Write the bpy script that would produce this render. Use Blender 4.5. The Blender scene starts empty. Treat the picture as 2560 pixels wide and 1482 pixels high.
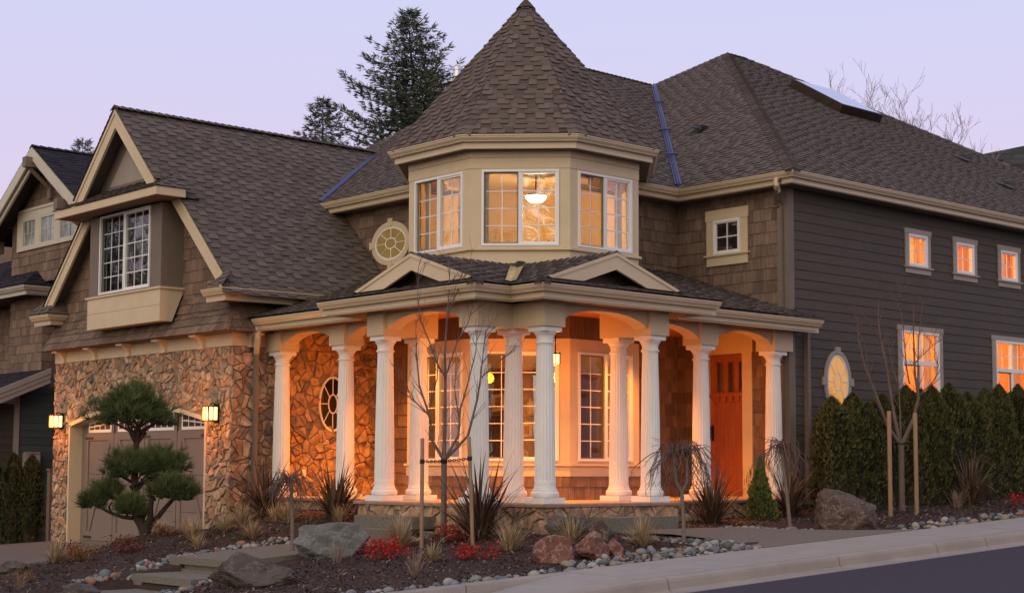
import bpy, math, random, numpy as np
from mathutils import Vector as V, Matrix
from math import radians as R, sin, cos, pi, sqrt
rng = random.Random(7)
scene = bpy.context.scene
COL = scene.collection

# ---------------------------------------------------------------- camera
cd = bpy.data.cameras.new("camera"); cam = bpy.data.objects.new("camera", cd); COL.objects.link(cam)
YAW, PIT, ROL = R(47.904), R(4.499), R(.172)
CAM = V((-14.891, -16.446, .460))
_f = V((cos(YAW)*cos(PIT), sin(YAW)*cos(PIT), sin(PIT))); _r = V((sin(YAW), -cos(YAW), 0)); _u = _r.cross(_f)
_r2 = _r*cos(ROL)+_u*sin(ROL); _u2 = -_r*sin(ROL)+_u*cos(ROL)
cam.matrix_world = Matrix(((_r2.x, _u2.x, -_f.x, CAM.x), (_r2.y, _u2.y, -_f.y, CAM.y), (_r2.z, _u2.z, -_f.z, CAM.z), (0, 0, 0, 1)))
cd.sensor_width = 36; cd.lens = 3920.55/2560*36; cd.shift_y = 124.7/2560; cd.clip_end = 1500
scene.camera = cam
VR = V((sin(YAW), -cos(YAW), 0)); VF = V((cos(YAW), sin(YAW), 0))      # view right / view forward on the ground

# ---------------------------------------------------------------- world, sun, exposure
def nd(nt, t, **kw):
    n = nt.nodes.new(t)
    for k, v in kw.items():
        if k.startswith('i_'):
            key = k[2:]; key = int(key) if key.isdigit() else key.replace('_', ' ')
            n.inputs[key].default_value = v
        else: setattr(n, k, v)
    return n
w = bpy.data.worlds.new("World"); scene.world = w; w.use_nodes = True; nt = w.node_tree; nt.nodes.clear(); L = nt.links.new
SUN_AZ = R(204); SUN_EL = R(9)          # direction towards the after-glow (behind and left of the camera)
tc = nd(nt, 'ShaderNodeTexCoord'); sep = nd(nt, 'ShaderNodeSeparateXYZ'); L(tc.outputs['Generated'], sep.inputs[0])
rp = nd(nt, 'ShaderNodeValToRGB'); L(sep.outputs['Z'], rp.inputs[0])
e = rp.color_ramp.elements
e[0].position = 0; e[0].color = (.77, .62, .86, 1); e[1].position = 1; e[1].color = (.36, .42, .80, 1)
x = e.new(.13); x.color = (.775, .645, .875, 1); x = e.new(.20); x.color = (.735, .645, .885, 1); x = e.new(.30); x.color = (.668, .680, .950, 1)
dt = nd(nt, 'ShaderNodeVectorMath', operation='DOT_PRODUCT'); L(tc.outputs['Generated'], dt.inputs[0])
dt.inputs[1].default_value = (cos(SUN_AZ)*cos(SUN_EL), sin(SUN_AZ)*cos(SUN_EL), sin(SUN_EL))
mr = nd(nt, 'ShaderNodeMapRange'); L(dt.outputs['Value'], mr.inputs[0]); mr.inputs[1].default_value = -.1; mr.inputs[2].default_value = 1
gl = nd(nt, 'ShaderNodeMix', data_type='RGBA'); L(mr.outputs[0], gl.inputs[0]); L(rp.outputs[0], gl.inputs[6]); gl.inputs[7].default_value = (1.09, .93, .73, 1)
sky = nd(nt, 'ShaderNodeTexSky'); sky.sky_type = 'NISHITA'; sky.sun_disc = False; sky.sun_elevation = SUN_EL; sky.sun_rotation = pi/2-SUN_AZ
b1 = nd(nt, 'ShaderNodeBackground'); L(sky.outputs[0], b1.inputs[0]); b1.inputs[1].default_value = .012
b2 = nd(nt, 'ShaderNodeBackground'); L(gl.outputs[2], b2.inputs[0]); b2.inputs[1].default_value = .93
ad = nd(nt, 'ShaderNodeAddShader'); L(b1.outputs[0], ad.inputs[0]); L(b2.outputs[0], ad.inputs[1])
L(ad.outputs[0], nd(nt, 'ShaderNodeOutputWorld').inputs[0])
sl = bpy.data.lights.new("sun", 'SUN'); sl.energy = .85; sl.angle = R(60); sl.color = (1, .84, .70)
so = bpy.data.objects.new("sun", sl); COL.objects.link(so)
so.rotation_euler = V((-cos(SUN_AZ)*cos(SUN_EL+.2), -sin(SUN_AZ)*cos(SUN_EL+.2), -sin(SUN_EL+.2))).to_track_quat('-Z', 'Y').to_euler()
scene.view_settings.view_transform = 'Standard'; scene.view_settings.look = 'None'; scene.view_settings.exposure = 0; scene.view_settings.gamma = 1
scene.cycles.use_denoising = True; scene.cycles.max_bounces = 6; scene.cycles.transparent_max_bounces = 12
scene.cycles.sample_clamp_indirect = 4; scene.cycles.caustics_reflective = False; scene.cycles.caustics_refractive = False

# ---------------------------------------------------------------- materials
def mat(name, c0, c1=None, rough=.8, scale=6., stretch=(1, 1, 1), amt=.25, bump=0., bscale=None, spec=.3, metal=0., detail=4, tint=True):
    m = bpy.data.materials.new(name); m.use_nodes = True; nt = m.node_tree; L = nt.links.new
    p = nt.nodes['Principled BSDF']; p.inputs['Roughness'].default_value = rough; p.inputs['Metallic'].default_value = metal
    p.inputs['Specular IOR Level'].default_value = spec
    tc = nd(nt, 'ShaderNodeTexCoord'); mp = nd(nt, 'ShaderNodeMapping'); L(tc.outputs['Object'], mp.inputs[0]); mp.inputs['Scale'].default_value = stretch
    no = nd(nt, 'ShaderNodeTexNoise', i_Scale=scale, i_Detail=detail); L(mp.outputs[0], no.inputs['Vector'])
    if c1 is None: c1 = tuple(c*.75 for c in c0)
    at = nd(nt, 'ShaderNodeAttribute', attribute_name='tint')
    mx = nd(nt, 'ShaderNodeMix', data_type='RGBA'); mx.inputs[6].default_value = (*c0, 1); mx.inputs[7].default_value = (*c1, 1)
    if tint: L(at.outputs['Fac'], mx.inputs[0])
    else: L(no.outputs[0], mx.inputs[0])
    r2 = nd(nt, 'ShaderNodeMapRange'); L(no.outputs[0], r2.inputs[0]); r2.inputs[1].default_value = .25; r2.inputs[2].default_value = .75
    r2.inputs[3].default_value = 1-amt; r2.inputs[4].default_value = 1+amt
    ml = nd(nt, 'ShaderNodeVectorMath', operation='SCALE'); L(mx.outputs[2], ml.inputs[0]); L(r2.outputs[0], ml.inputs['Scale'])
    L(ml.outputs[0], p.inputs['Base Color'])
    if bump:
        nb = nd(nt, 'ShaderNodeTexNoise', i_Scale=bscale or scale*4, i_Detail=5.); L(mp.outputs[0], nb.inputs['Vector'])
        bm = nd(nt, 'ShaderNodeBump', i_Strength=bump, i_Distance=.02); L(nb.outputs[0], bm.inputs['Height']); L(bm.outputs[0], p.inputs['Normal'])
    return m
def ramp_mat(name, cols, rough=.85, scale=9., amt=.3, bump=.5, bscale=30., spec=.3):
    m = mat(name, (1, 1, 1), (1, 1, 1), rough, scale, amt=amt, bump=bump, bscale=bscale, spec=spec)
    nt = m.node_tree; mx = [n for n in nt.nodes if n.type == 'MIX'][0]; at = [n for n in nt.nodes if n.type == 'ATTRIBUTE'][0]
    rp = nd(nt, 'ShaderNodeValToRGB'); nt.links.new(at.outputs['Fac'], rp.inputs[0]); rp.color_ramp.interpolation = 'LINEAR'
    el = rp.color_ramp.elements; n = len(cols); el[0].position = 0; el[1].position = 1; el[0].color = (*cols[0], 1); el[1].color = (*cols[-1], 1)
    for i in range(1, n-1): q = el.new(i/(n-1)); q.color = (*cols[i], 1)
    nt.links.new(rp.outputs[0], mx.inputs[6]); nt.links.new(rp.outputs[0], mx.inputs[7])
    return m
def glow(name, col, strength):
    m = bpy.data.materials.new(name); m.use_nodes = True; p = m.node_tree.nodes['Principled BSDF']
    p.inputs['Base Color'].default_value = (*col, 1); p.inputs['Emission Color'].default_value = (*col, 1); p.inputs['Emission Strength'].default_value = strength
    return m
def glass(name, tintc=(.9, .9, .9), refl=.19, top=None):
    m = bpy.data.materials.new(name); m.use_nodes = True; nt = m.node_tree; nt.nodes.clear(); L = nt.links.new
    t = nd(nt, 'ShaderNodeBsdfTransparent', i_Color=(*tintc, 1)); g = nd(nt, 'ShaderNodeBsdfGlossy', i_Roughness=.015)
    no = nd(nt, 'ShaderNodeTexNoise', i_Scale=2.2, i_Detail=1.); bm = nd(nt, 'ShaderNodeBump', i_Strength=.06, i_Distance=.1)
    tc = nd(nt, 'ShaderNodeTexCoord'); L(tc.outputs['Object'], no.inputs['Vector']); L(no.outputs[0], bm.inputs['Height']); L(bm.outputs[0], g.inputs['Normal'])
    mx = nd(nt, 'ShaderNodeMixShader'); fr = nd(nt, 'ShaderNodeLayerWeight', i_Blend=.25)
    r = nd(nt, 'ShaderNodeMapRange'); L(fr.outputs['Fresnel'], r.inputs[0]); r.inputs[3].default_value = refl; r.inputs[4].default_value = refl*1.9
    L(r.outputs[0], mx.inputs[0]); L(t.outputs[0], mx.inputs[1]); L(g.outputs[0], mx.inputs[2])
    L(mx.outputs[0], nd(nt, 'ShaderNodeOutputMaterial').inputs[0]); return m
M = dict(
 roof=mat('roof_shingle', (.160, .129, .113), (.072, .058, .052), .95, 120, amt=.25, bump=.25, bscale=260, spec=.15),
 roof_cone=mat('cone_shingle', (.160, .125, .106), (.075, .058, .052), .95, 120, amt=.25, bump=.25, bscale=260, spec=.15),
 roof_dark=mat('neighbour_shingle', (.038, .034, .042), (.020, .019, .026), .95, 100, amt=.2, bump=.2, spec=.15),
 roof_grey=mat('grey_shingle', (.10, .11, .115), (.04, .045, .05), .95, 100, amt=.3, bump=.2, spec=.15),
 shake=mat('wall_shake', (.240, .163, .120), (.135, .090, .068), .85, 9, (4, 4, .5), amt=.3, bump=.25, bscale=22),
 shake_flare=mat('flare_shake', (.215, .150, .108), (.12, .08, .06), .85, 9, (4, 4, .5), amt=.3, bump=.25, bscale=22),
 siding=mat('lap_siding', (.083, .067, .055), (.075, .061, .050), .7, 5, (1, 1, 6), amt=.08, bump=.12, bscale=40),
 siding_teal=mat('teal_siding', (.075, .085, .085), (.065, .075, .077), .7, 5, (1, 1, 6), amt=.1),
 trim=mat('tan_trim', (.64, .515, .350), (.61, .49, .332), .55, 3, amt=.06, bump=.04, bscale=60),
 trim_grey=mat('grey_trim', (.36, .305, .27), (.34, .29, .255), .6, 3, amt=.06),
 trim_brown=mat('brown_trim', (.19, .15, .125), (.175, .14, .115), .6, 3, amt=.08),
 trim_pale=mat('pale_trim', (.56, .52, .43), (.52, .48, .40), .55, 3, amt=.06),
 gutter=mat('gutter_paint', (.61, .50, .345), (.59, .48, .33), .35, 2, amt=.05, spec=.5),
 white=mat('white_paint', (.80, .79, .77), (.78, .77, .75), .5, 3, amt=.04, spec=.4),
 vinyl=mat('window_vinyl', (.82, .82, .82), (.8, .8, .8), .4, 3, amt=.03, spec=.5),
 screen=mat('screen_frame', (.22, .2, .19), None, .6, 3, amt=.05),
 stone=ramp_mat('ledge_stone', [(.17, .15, .14), (.30, .195, .13), (.42, .29, .195), (.46, .28, .165), (.36, .215, .135), (.52, .38, .26), (.27, .20, .15), (.44, .30, .20)], .9, 9, .5, 1., 30),
 mortar=mat('mortar', (.30, .235, .18), (.22, .175, .135), .95, 20, amt=.3, bump=.4),
 door=mat('garage_door_paint', (.215, .165, .140), (.205, .158, .135), .6, 4, amt=.06),
 door_wood=mat('red_door_wood', (.36, .105, .045), (.29, .08, .036), .42, 6, (6, 6, .4), amt=.25, bump=.06, spec=.5),
 iron=mat('dark_iron', (.03, .026, .024), (.02, .018, .017), .5, 5, amt=.2, spec=.4),
 bronze=mat('bronze', (.06, .04, .028), None, .45, 5, amt=.2, metal=.6),
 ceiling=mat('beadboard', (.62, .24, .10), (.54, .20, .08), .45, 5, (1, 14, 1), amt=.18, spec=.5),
 cap=mat('stone_cap', (.40, .27, .20), (.34, .23, .17), .8, 8, amt=.2, bump=.2),
 floor=mat('porch_floor', (.46, .34, .24), (.42, .31, .22), .6, 4, amt=.15),
 soffit=mat('soffit', (.20, .165, .135), None, .8, 3, amt=.08),
 inwall=mat('room_wall', (.78, .58, .34), (.75, .56, .32), .9, 2, amt=.05),
 inorange=mat('orange_room', (.86, .42, .12), (.84, .40, .11), .9, 2, amt=.05),
 curtain=mat('curtain', (.80, .62, .34), (.62, .45, .24), .9, 30, (6, 6, .2), amt=.25, tint=False),
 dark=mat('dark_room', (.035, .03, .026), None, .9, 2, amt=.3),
 shelfwood=mat('shelf_wood', (.28, .12, .05), (.22, .09, .04), .6, 6, (1, 6, 1), amt=.25),
 pane=glass('window_glass'), pane_clear=glass('clear_glass', (.9, .9, .9), .05), pane_dim=glass('screened_glass', (.56, .53, .50), .05), pane_dark=glass('dark_glass', (.6, .62, .62), .22), pane_door=glass('door_glass', (.8, .7, .6), .28),
 amber=glow('amber_glass', (1.0, .60, .16), .62), lamp=glow('lamp_glass', (1.0, .55, .18), 4.), bowl=glow('lamp_bowl', (1.0, .80, .48), 7.),
 flash=mat('valley_metal', (.12, .125, .25), (.08, .085, .19), .45, 4, amt=.15, metal=.7), gold=mat('gold_flashing', (.42, .33, .17), (.30, .24, .13), .6, 9, amt=.3, metal=.5),
 steel=mat('galvanised_steel', (.62, .64, .66), (.5, .52, .54), .3, 9, amt=.15, metal=.9),
 skyglass=mat('skylight_glass', (.55, .60, .72), None, .05, 2, amt=.02, metal=.9),
 conc=mat('sidewalk_concrete', (.36, .335, .305), (.285, .265, .24), .9, 3.0, amt=.14, bump=.25, bscale=90, tint=False),
 kerbc=mat('kerb_concrete', (.36, .315, .275), (.27, .235, .205), .9, 2.2, amt=.2, bump=.35, bscale=60, tint=False),
 aggr=mat('exposed_aggregate', (.26, .235, .195), (.115, .105, .085), .95, 42, amt=.5, bump=.8, bscale=80, tint=False, detail=2),
 drive=mat('driveway_aggregate', (.20, .17, .15), (.12, .105, .095), .95, 34, amt=.35, bump=.6, bscale=110, tint=False),
 road=mat('asphalt', (.062, .052, .068), (.038, .033, .046), .9, 38, amt=.35, bump=.5, bscale=160, tint=False),
 mulch=mat('mulch', (.072, .044, .034), (.028, .017, .014), 1., 26, amt=.5, bump=.6, bscale=45, tint=False),
 chip=ramp_mat('bark_chip', [(.042, .025, .019), (.075, .045, .034), (.12, .076, .058), (.30, .24, .20)], .95, 20, .3, .3, 60),
 grey_rock=mat('grey_boulder', (.185, .185, .175), (.075, .075, .072), .92, 4.5, amt=.5, bump=.7, bscale=14, tint=False),
 dark_rock=mat('dark_boulder', (.125, .105, .092), (.05, .042, .038), .92, 4.5, amt=.5, bump=.8, bscale=13, tint=False),
 red_rock=mat('red_boulder', (.235, .10, .07), (.13, .06, .05), .92, 5, amt=.5, bump=.8, bscale=15, tint=False),
 brown_rock=mat('brown_boulder', (.135, .088, .068), (.055, .04, .036), .92, 5, amt=.5, bump=.8, bscale=14, tint=False),
 cob=[mat('cobble_'+n, a, tuple(c*.7 for c in a), .7, 14, amt=.25, bump=.15, tint=False) for n, a in
      dict(grey=(.235, .25, .25), blue=(.15, .18, .20), pale=(.38, .37, .345), tan=(.31, .26, .205), dark=(.12, .135, .145), rust=(.30, .17, .11)).items()],
 bark=mat('bark', (.20, .15, .125), (.11, .08, .068), .9, 14, (1, 1, .3), amt=.35, bump=.5, tint=False),
 bark_pale=mat('pale_bark', (.26, .21, .175), (.12, .095, .08), .9, 20, (1, 1, 2), amt=.4, bump=.4, tint=False),
 bark_dark=mat('dark_bark', (.06, .042, .034), (.03, .022, .018), .95, 14, amt=.3, bump=.5, tint=False),
 twig=mat('twig', (.175, .11, .098), (.095, .06, .056), .9, 10, amt=.2),
 stake=mat('stake_wood', (.36, .235, .145), (.24, .155, .095), .9, 8, (4, 4, .6), amt=.3, bump=.2, tint=False),
 rubber=mat('black_rubber', (.018, .018, .018), None, .6, 5, amt=.2),
 fir=mat('fir_needles', (.15, .17, .13), (.055, .070, .050), .9, 3, amt=.3), firb=mat('fir_brownish', (.125, .105, .062), (.05, .052, .032), .9, 3, amt=.3),
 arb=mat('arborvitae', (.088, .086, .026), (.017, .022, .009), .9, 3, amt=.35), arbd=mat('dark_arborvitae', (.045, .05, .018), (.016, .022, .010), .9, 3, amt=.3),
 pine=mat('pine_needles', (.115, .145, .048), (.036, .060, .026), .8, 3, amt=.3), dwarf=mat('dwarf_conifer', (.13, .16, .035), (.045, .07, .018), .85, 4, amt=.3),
 flax=ramp_mat('flax_blade', [(.045, .024, .018), (.095, .048, .032), (.13, .085, .05), (.18, .125, .075)], .6, 5, .25, 0, 20, .4),
 grass=ramp_mat('tan_grass', [(.24, .17, .095), (.42, .31, .185), (.56, .43, .27), (.15, .12, .055)], .9, 5, .2, 0, 20),
 dry=ramp_mat('dry_twigs', [(.26, .17, .125), (.36, .26, .20), (.16, .10, .08)], .9, 5, .2, 0, 20),
 red=ramp_mat('red_leaves', [(.42, .022, .022), (.68, .05, .042), (.55, .03, .03)], .7, 5, .3, 0, 20),
 rust=ramp_mat('rusty_leaves', [(.17, .045, .03), (.27, .075, .04), (.13, .055, .032)], .8, 5, .3, 0, 20),
 heath=ramp_mat('orange_heath', [(.40, .12, .03), (.30, .17, .035), (.12, .11, .03), (.55, .20, .05)], .8, 5, .3, 0, 20),
 moss=mat('moss', (.075, .10, .022), (.03, .045, .012), .95, 20, amt=.4),
 paper=mat('book_cloth', (.55, .42, .26), (.22, .14, .08), .8, 5, amt=.2), picture=mat('picture_mount', (.75, .6, .35), None, .7, 4, amt=.3),
)

def translucent(m, k):
    nt = m.node_tree; p = nt.nodes['Principled BSDF']; o = [n for n in nt.nodes if n.type == 'OUTPUT_MATERIAL'][0]; t = nd(nt, 'ShaderNodeBsdfTranslucent'); mx = nd(nt, 'ShaderNodeMixShader'); mx.inputs[0].default_value = k
    src = p.inputs['Base Color'].links[0].from_socket; nt.links.new(src, t.inputs[0]); nt.links.new(p.outputs[0], mx.inputs[1]); nt.links.new(t.outputs[0], mx.inputs[2]); nt.links.new(mx.outputs[0], o.inputs[0]); return m
translucent(M['curtain'], .3)

def veins(m, c, w_=.018, sc=5.):
    nt = m.node_tree; L = nt.links.new; p = nt.nodes['Principled BSDF']; src = p.inputs['Base Color'].links[0].from_socket
    no = nd(nt, 'ShaderNodeTexNoise', i_Scale=sc, i_Detail=6., i_Roughness=.65); tc = nd(nt, 'ShaderNodeTexCoord'); L(tc.outputs['Object'], no.inputs['Vector'])
    a = nd(nt, 'ShaderNodeMath', operation='SUBTRACT'); L(no.outputs[0], a.inputs[0]); a.inputs[1].default_value = .5
    b = nd(nt, 'ShaderNodeMath', operation='ABSOLUTE'); L(a.outputs[0], b.inputs[0]); r = nd(nt, 'ShaderNodeMapRange'); L(b.outputs[0], r.inputs[0]); r.inputs[1].default_value = w_; r.inputs[2].default_value = 0; r.inputs[4].default_value = .75
    mx = nd(nt, 'ShaderNodeMix', data_type='RGBA'); L(r.outputs[0], mx.inputs[0]); L(src, mx.inputs[6]); mx.inputs[7].default_value = (*c, 1); L(mx.outputs[2], p.inputs['Base Color'])
veins(M['brown_rock'], (.30, .25, .22)); veins(M['red_rock'], (.42, .33, .30), .022, 6); veins(M['dark_rock'], (.22, .19, .165), .012, 4); veins(M['grey_rock'], (.30, .28, .25), .012, 3)
veins(M['road'], (.10, .09, .10), .004, 9)

# ---------------------------------------------------------------- mesh builder
class MB:
    def __init__(s): s.v = []; s.f = []; s.t = []; s.m = []
    def poly(s, pts, t=.5, m=0):
        i = len(s.v); s.v += [tuple(p) for p in pts]; s.f.append(tuple(range(i, i+len(pts)))); s.t.append(t); s.m.append(m)
    def grid(s, rows, t=.5, m=0, close=False):
        i0 = len(s.v); n = len(rows[0])
        for r in rows: s.v += [tuple(p) for p in r]
        for a in range(len(rows)-1):
            for b in range(n if close else n-1):
                c = (b+1) % n
                s.f.append((i0+a*n+b, i0+a*n+c, i0+(a+1)*n+c, i0+(a+1)*n+b)); s.t.append(t); s.m.append(m)
    def box(s, F, u0, u1, v0, v1, n0, n1, t=.5, m=0):
        P = [F(a, b, c) for c in (n0, n1) for b in (v0, v1) for a in (u0, u1)]
        i = len(s.v); s.v += [tuple(p) for p in P]
        for q in ((4, 5, 7, 6), (1, 0, 2, 3), (0, 4, 6, 2), (5, 1, 3, 7), (6, 7, 3, 2), (0, 1, 5, 4)):
            s.f.append(tuple(i+k for k in q)); s.t.append(t); s.m.append(m)
    def tube(s, pts, rad, seg=6, t=.5, m=0, cap=True):
        pts = [V(p) for p in pts]; n = len(pts)
        if not hasattr(rad, '__len__'): rad = [rad]*n
        rows = []; prev = None
        for i, p in enumerate(pts):
            d = (pts[min(i+1, n-1)]-pts[max(i-1, 0)]).normalized()
            a = prev if prev is not None else (V((0, 0, 1)) if abs(d.z) < .9 else V((1, 0, 0)))
            b = d.cross(a).normalized(); a = b.cross(d).normalized(); prev = a
            rows.append([p+(a*cos(2*pi*k/seg)+b*sin(2*pi*k/seg))*rad[i] for k in range(seg)])
        s.grid(rows, t, m, True)
        if cap: s.poly(rows[-1], t, m); s.poly(rows[0][::-1], t, m)
    def lathe(s, c, prof, seg=24, t=.5, m=0, fn=None):
        rows = []
        for z, r in prof:
            rows.append([(c[0]+cos(2*pi*k/seg)*(fn(z, r, k) if fn else r), c[1]+sin(2*pi*k/seg)*(fn(z, r, k) if fn else r), c[2]+z) for k in range(seg)])
        s.grid(rows, t, m, True); s.poly(rows[-1], t, m)
    def build(s, name, mats, parent=None, smooth=False, loc=None):
        me = bpy.data.meshes.new(name); o = (0, 0, 0) if loc is None else tuple(loc)
        vv = s.v if loc is None else [(a-o[0], b-o[1], c-o[2]) for a, b, c in s.v]
        me.from_pydata(vv, [], s.f)
        for mm in (mats if isinstance(mats, (list, tuple)) else [mats]): me.materials.append(mm)
        me.polygons.foreach_set('material_index', s.m)
        if smooth: me.polygons.foreach_set('use_smooth', [True]*len(s.f))
        at = me.attributes.new('tint', 'FLOAT', 'FACE'); at.data.foreach_set('value', [min(1, max(0, float(q))) for q in s.t])
        me.update(); ob = bpy.data.objects.new(name, me); COL.objects.link(ob)
        if parent: ob.parent = parent
        if loc is not None and not parent: ob.location = loc
        return ob
def tag(o, label=None, cat=None, group=None, kind=None):
    for k, v in (('label', label), ('category', cat), ('group', group), ('kind', kind)):
        if v: o[k] = v
    return o
def empty(name, loc, label, cat, group=None, rz=0):
    o = bpy.data.objects.new(name, None); COL.objects.link(o); o.location = loc; o.rotation_euler = (0, 0, rz); o.empty_display_size = .2
    return tag(o, label, cat, group)
def dup(o, loc=None, rz=None, sc=None, label=None, parent=None):
    c = o.copy(); COL.objects.link(c); c.parent = parent
    if loc is not None: c.location = loc
    if rz is not None: c.rotation_euler = (0, 0, rz)
    if sc is not None: c.scale = sc if hasattr(sc, '__len__') else (sc,)*3
    if label: c['label'] = label
    for ch in list(o.children): dup(ch, parent=c)
    return c
def frame(o, u, v=(0, 0, 1)):
    o = V(o); u = V(u).normalized(); v = V(v).normalized(); n = u.cross(v)
    return lambda a, b, c=0.: o+u*a+v*b+n*c
def FA(x): return frame((x, 0, 0), (0, -1, 0))      # faces -X: a = -y
def FB(y): return frame((0, y, 0), (1, 0, 0))       # faces -Y: a = x
W3 = frame((0, 0, 0), (1, 0, 0), (0, 1, 0))         # world x, y, z
def clip(poly, a, b, c):                            # keep a*x+b*y <= c
    out = []
    for i in range(len(poly)):
        p, q = poly[i], poly[(i+1) % len(poly)]; dp = a*p[0]+b*p[1]-c; dq = a*q[0]+b*q[1]-c
        if dp <= 0: out.append(p)
        if dp*dq < 0:
            k = dp/(dp-dq); out.append((p[0]+(q[0]-p[0])*k, p[1]+(q[1]-p[1])*k))
    return out
def plane_of(poly3):
    P = [V(p) for p in poly3]; n = V((0, 0, 0))
    for i in range(len(P)): n += P[i].cross(P[(i+1) % len(P)])
    n.normalize(); v = V((0, 0, 1))-n*n.z
    v = v.normalized() if v.length > 1e-4 else V((0, 1, 0)); u = v.cross(n); o = V((0, 0, 0))+n*P[0].dot(n)
    return P, o, u, v, n
def shingle(mb, poly3, ex=.14, wa=.12, wb=.3, t0=.006, t1=.018, gap=0., over=.0, base=True, seed=1, lo=0., hi=1., off=0., jit=0., stag=0.):
    """lay lapped courses of individual shingles over a convex polygon (counter-clockwise seen from outside)"""
    r = random.Random(seed); P, o, u, v, n = plane_of(poly3)
    q2 = [((p-o).dot(u), (p-o).dot(v)) for p in P]
    us = [p[0] for p in q2]; vs = [p[1] for p in q2]
    if base: mb.poly([o+u*a+v*b-n*.004 for a, b in q2], 1.)
    row = math.floor((min(vs)-off)/ex); thick = False
    while row*ex+off < max(vs):
        b0 = row*ex+off; a = min(us)-(r.random()*wb if not stag else (row*.377*(wa+wb)) % (wa+wb)+r.uniform(0, .03)); thick = False
        while a < max(us):
            wd = r.uniform(wa, wb); th = r.uniform(t0, t1); tn = lo+(hi-lo)*r.random(); dj = r.uniform(-jit, jit)
            if stag: thick = not thick; th = t1*r.uniform(.8, 1.1) if thick else t0*r.uniform(.8, 1.3); dj = 0. if thick else stag*r.uniform(.7, 1.1); tn = tn*.55 if thick else .12+.6*tn
            rect = [(a+gap, b0+dj), (a+wd-gap, b0+dj), (a+wd-gap, b0+ex+.004+stag), (a+gap, b0+ex+.004+stag)]
            for i in range(len(q2)):
                p, q = q2[i], q2[(i+1) % len(q2)]; A, B = q[1]-p[1], -(q[0]-p[0])
                rect = clip(rect, A, B, A*p[0]+B*p[1])
                if len(rect) < 3: break
            if len(rect) >= 3:
                hgt = lambda y: .001+th*max(0, 1-(y-b0-dj)/(ex+.004+stag))
                top = [o+u*x+v*y+n*hgt(y) for x, y in rect]; mb.poly(top, tn)
                for i in range(len(rect)):
                    (x0, y0), (x1, y1) = rect[i], rect[(i+1) % len(rect)]
                    if abs(y0-b0-dj) < 1e-5 and abs(y1-b0-dj) < 1e-5 or (th > .009 and hgt(min(y0, y1)) > .006):
                        mb.poly([o+u*x0+v*y0-n*.002, o+u*x1+v*y1-n*.002, top[(i+1) % len(rect)], top[i]], 1. if stag else min(1, tn+.15))  # roof butts get the full dark tint, painting in the shadow under each tab
            a += wd
        row += 1
def caps(mb, p0, p1, w=.13, ex=.14, t=.02, seed=3, drop=.45):
    """ridge or hip caps folded over the line p0 (low) to p1 (high)"""
    r = random.Random(seed); p0 = V(p0); p1 = V(p1); d = p1-p0; n = max(1, int(d.length/ex)); d.normalize()
    s = d.cross(V((0, 0, 1))).normalized(); up = s.cross(d).normalized()
    for i in range(n):
        a = p0+d*(i*ex); b = a+d*(ex*1.15); tn = r.random()
        c0 = a+up*(t+.012); c1 = b+up*.012
        for sg in (1, -1):
            e0 = a+s*sg*w+up*(t-w*drop); e1 = b+s*sg*w+up*(.004-w*drop)
            mb.poly([c0, e0, e1, c1] if sg > 0 else [c1, e1, e0, c0], tn)
            mb.poly([a+up*(-.01), a+s*sg*w+up*(-.02-w*drop), e0, c0], 1.)
def sweep(mb, path, prof, t=.5, m=0, endcaps=True):
    """path in plan (x, y, z); outward = right-hand side; prof = (outward, z) open list"""
    P = [V(p) for p in path]; n = len(P); rows = []
    for i in range(n):
        ds = []
        if i > 0: ds.append((P[i]-P[i-1]).normalized())
        if i < n-1: ds.append((P[i+1]-P[i]).normalized())
        ns = [V((d.y, -d.x, 0)).normalized() for d in ds]
        o = ns[0] if len(ns) == 1 else (ns[0]+ns[1])/(1+ns[0].dot(ns[1]))
        rows.append([P[i]+o*a+V((0, 0, b)) for a, b in prof])
    mb.grid([list(r) for r in rows], t, m)
    if endcaps: mb.poly(rows[0][::-1], t, m); mb.poly(rows[-1], t, m)
def blade(mb, p, az, lean, ln, w_, curl, t, seg=5, fold=.0):
    """one strap leaf: starts upright, leans and arches over"""
    d = V((cos(az), sin(az), 0)); s = V((-sin(az), cos(az), 0)); q = V(p); a = lean; rows = []
    for i in range(seg+1):
        f_ = i/seg; ww = w_*(1-f_**2.2)*(.65+.35*min(1, f_*4)); rows.append([q-s*ww, q+s*ww])
        q = q+(d*sin(a)+V((0, 0, 1))*cos(a))*(ln/seg); a += curl/seg*(.4+1.2*f_)
    mb.grid(rows, t)
GUT = [(-.13, .0), (-.01, -.004), (0, 0), (0, -.016), (-.012, -.022), (-.016, -.045), (-.05, -.085), (-.055, -.10), (-.115, -.10), (-.117, -.20), (-.16, -.20), (-.16, 0)]
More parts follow.
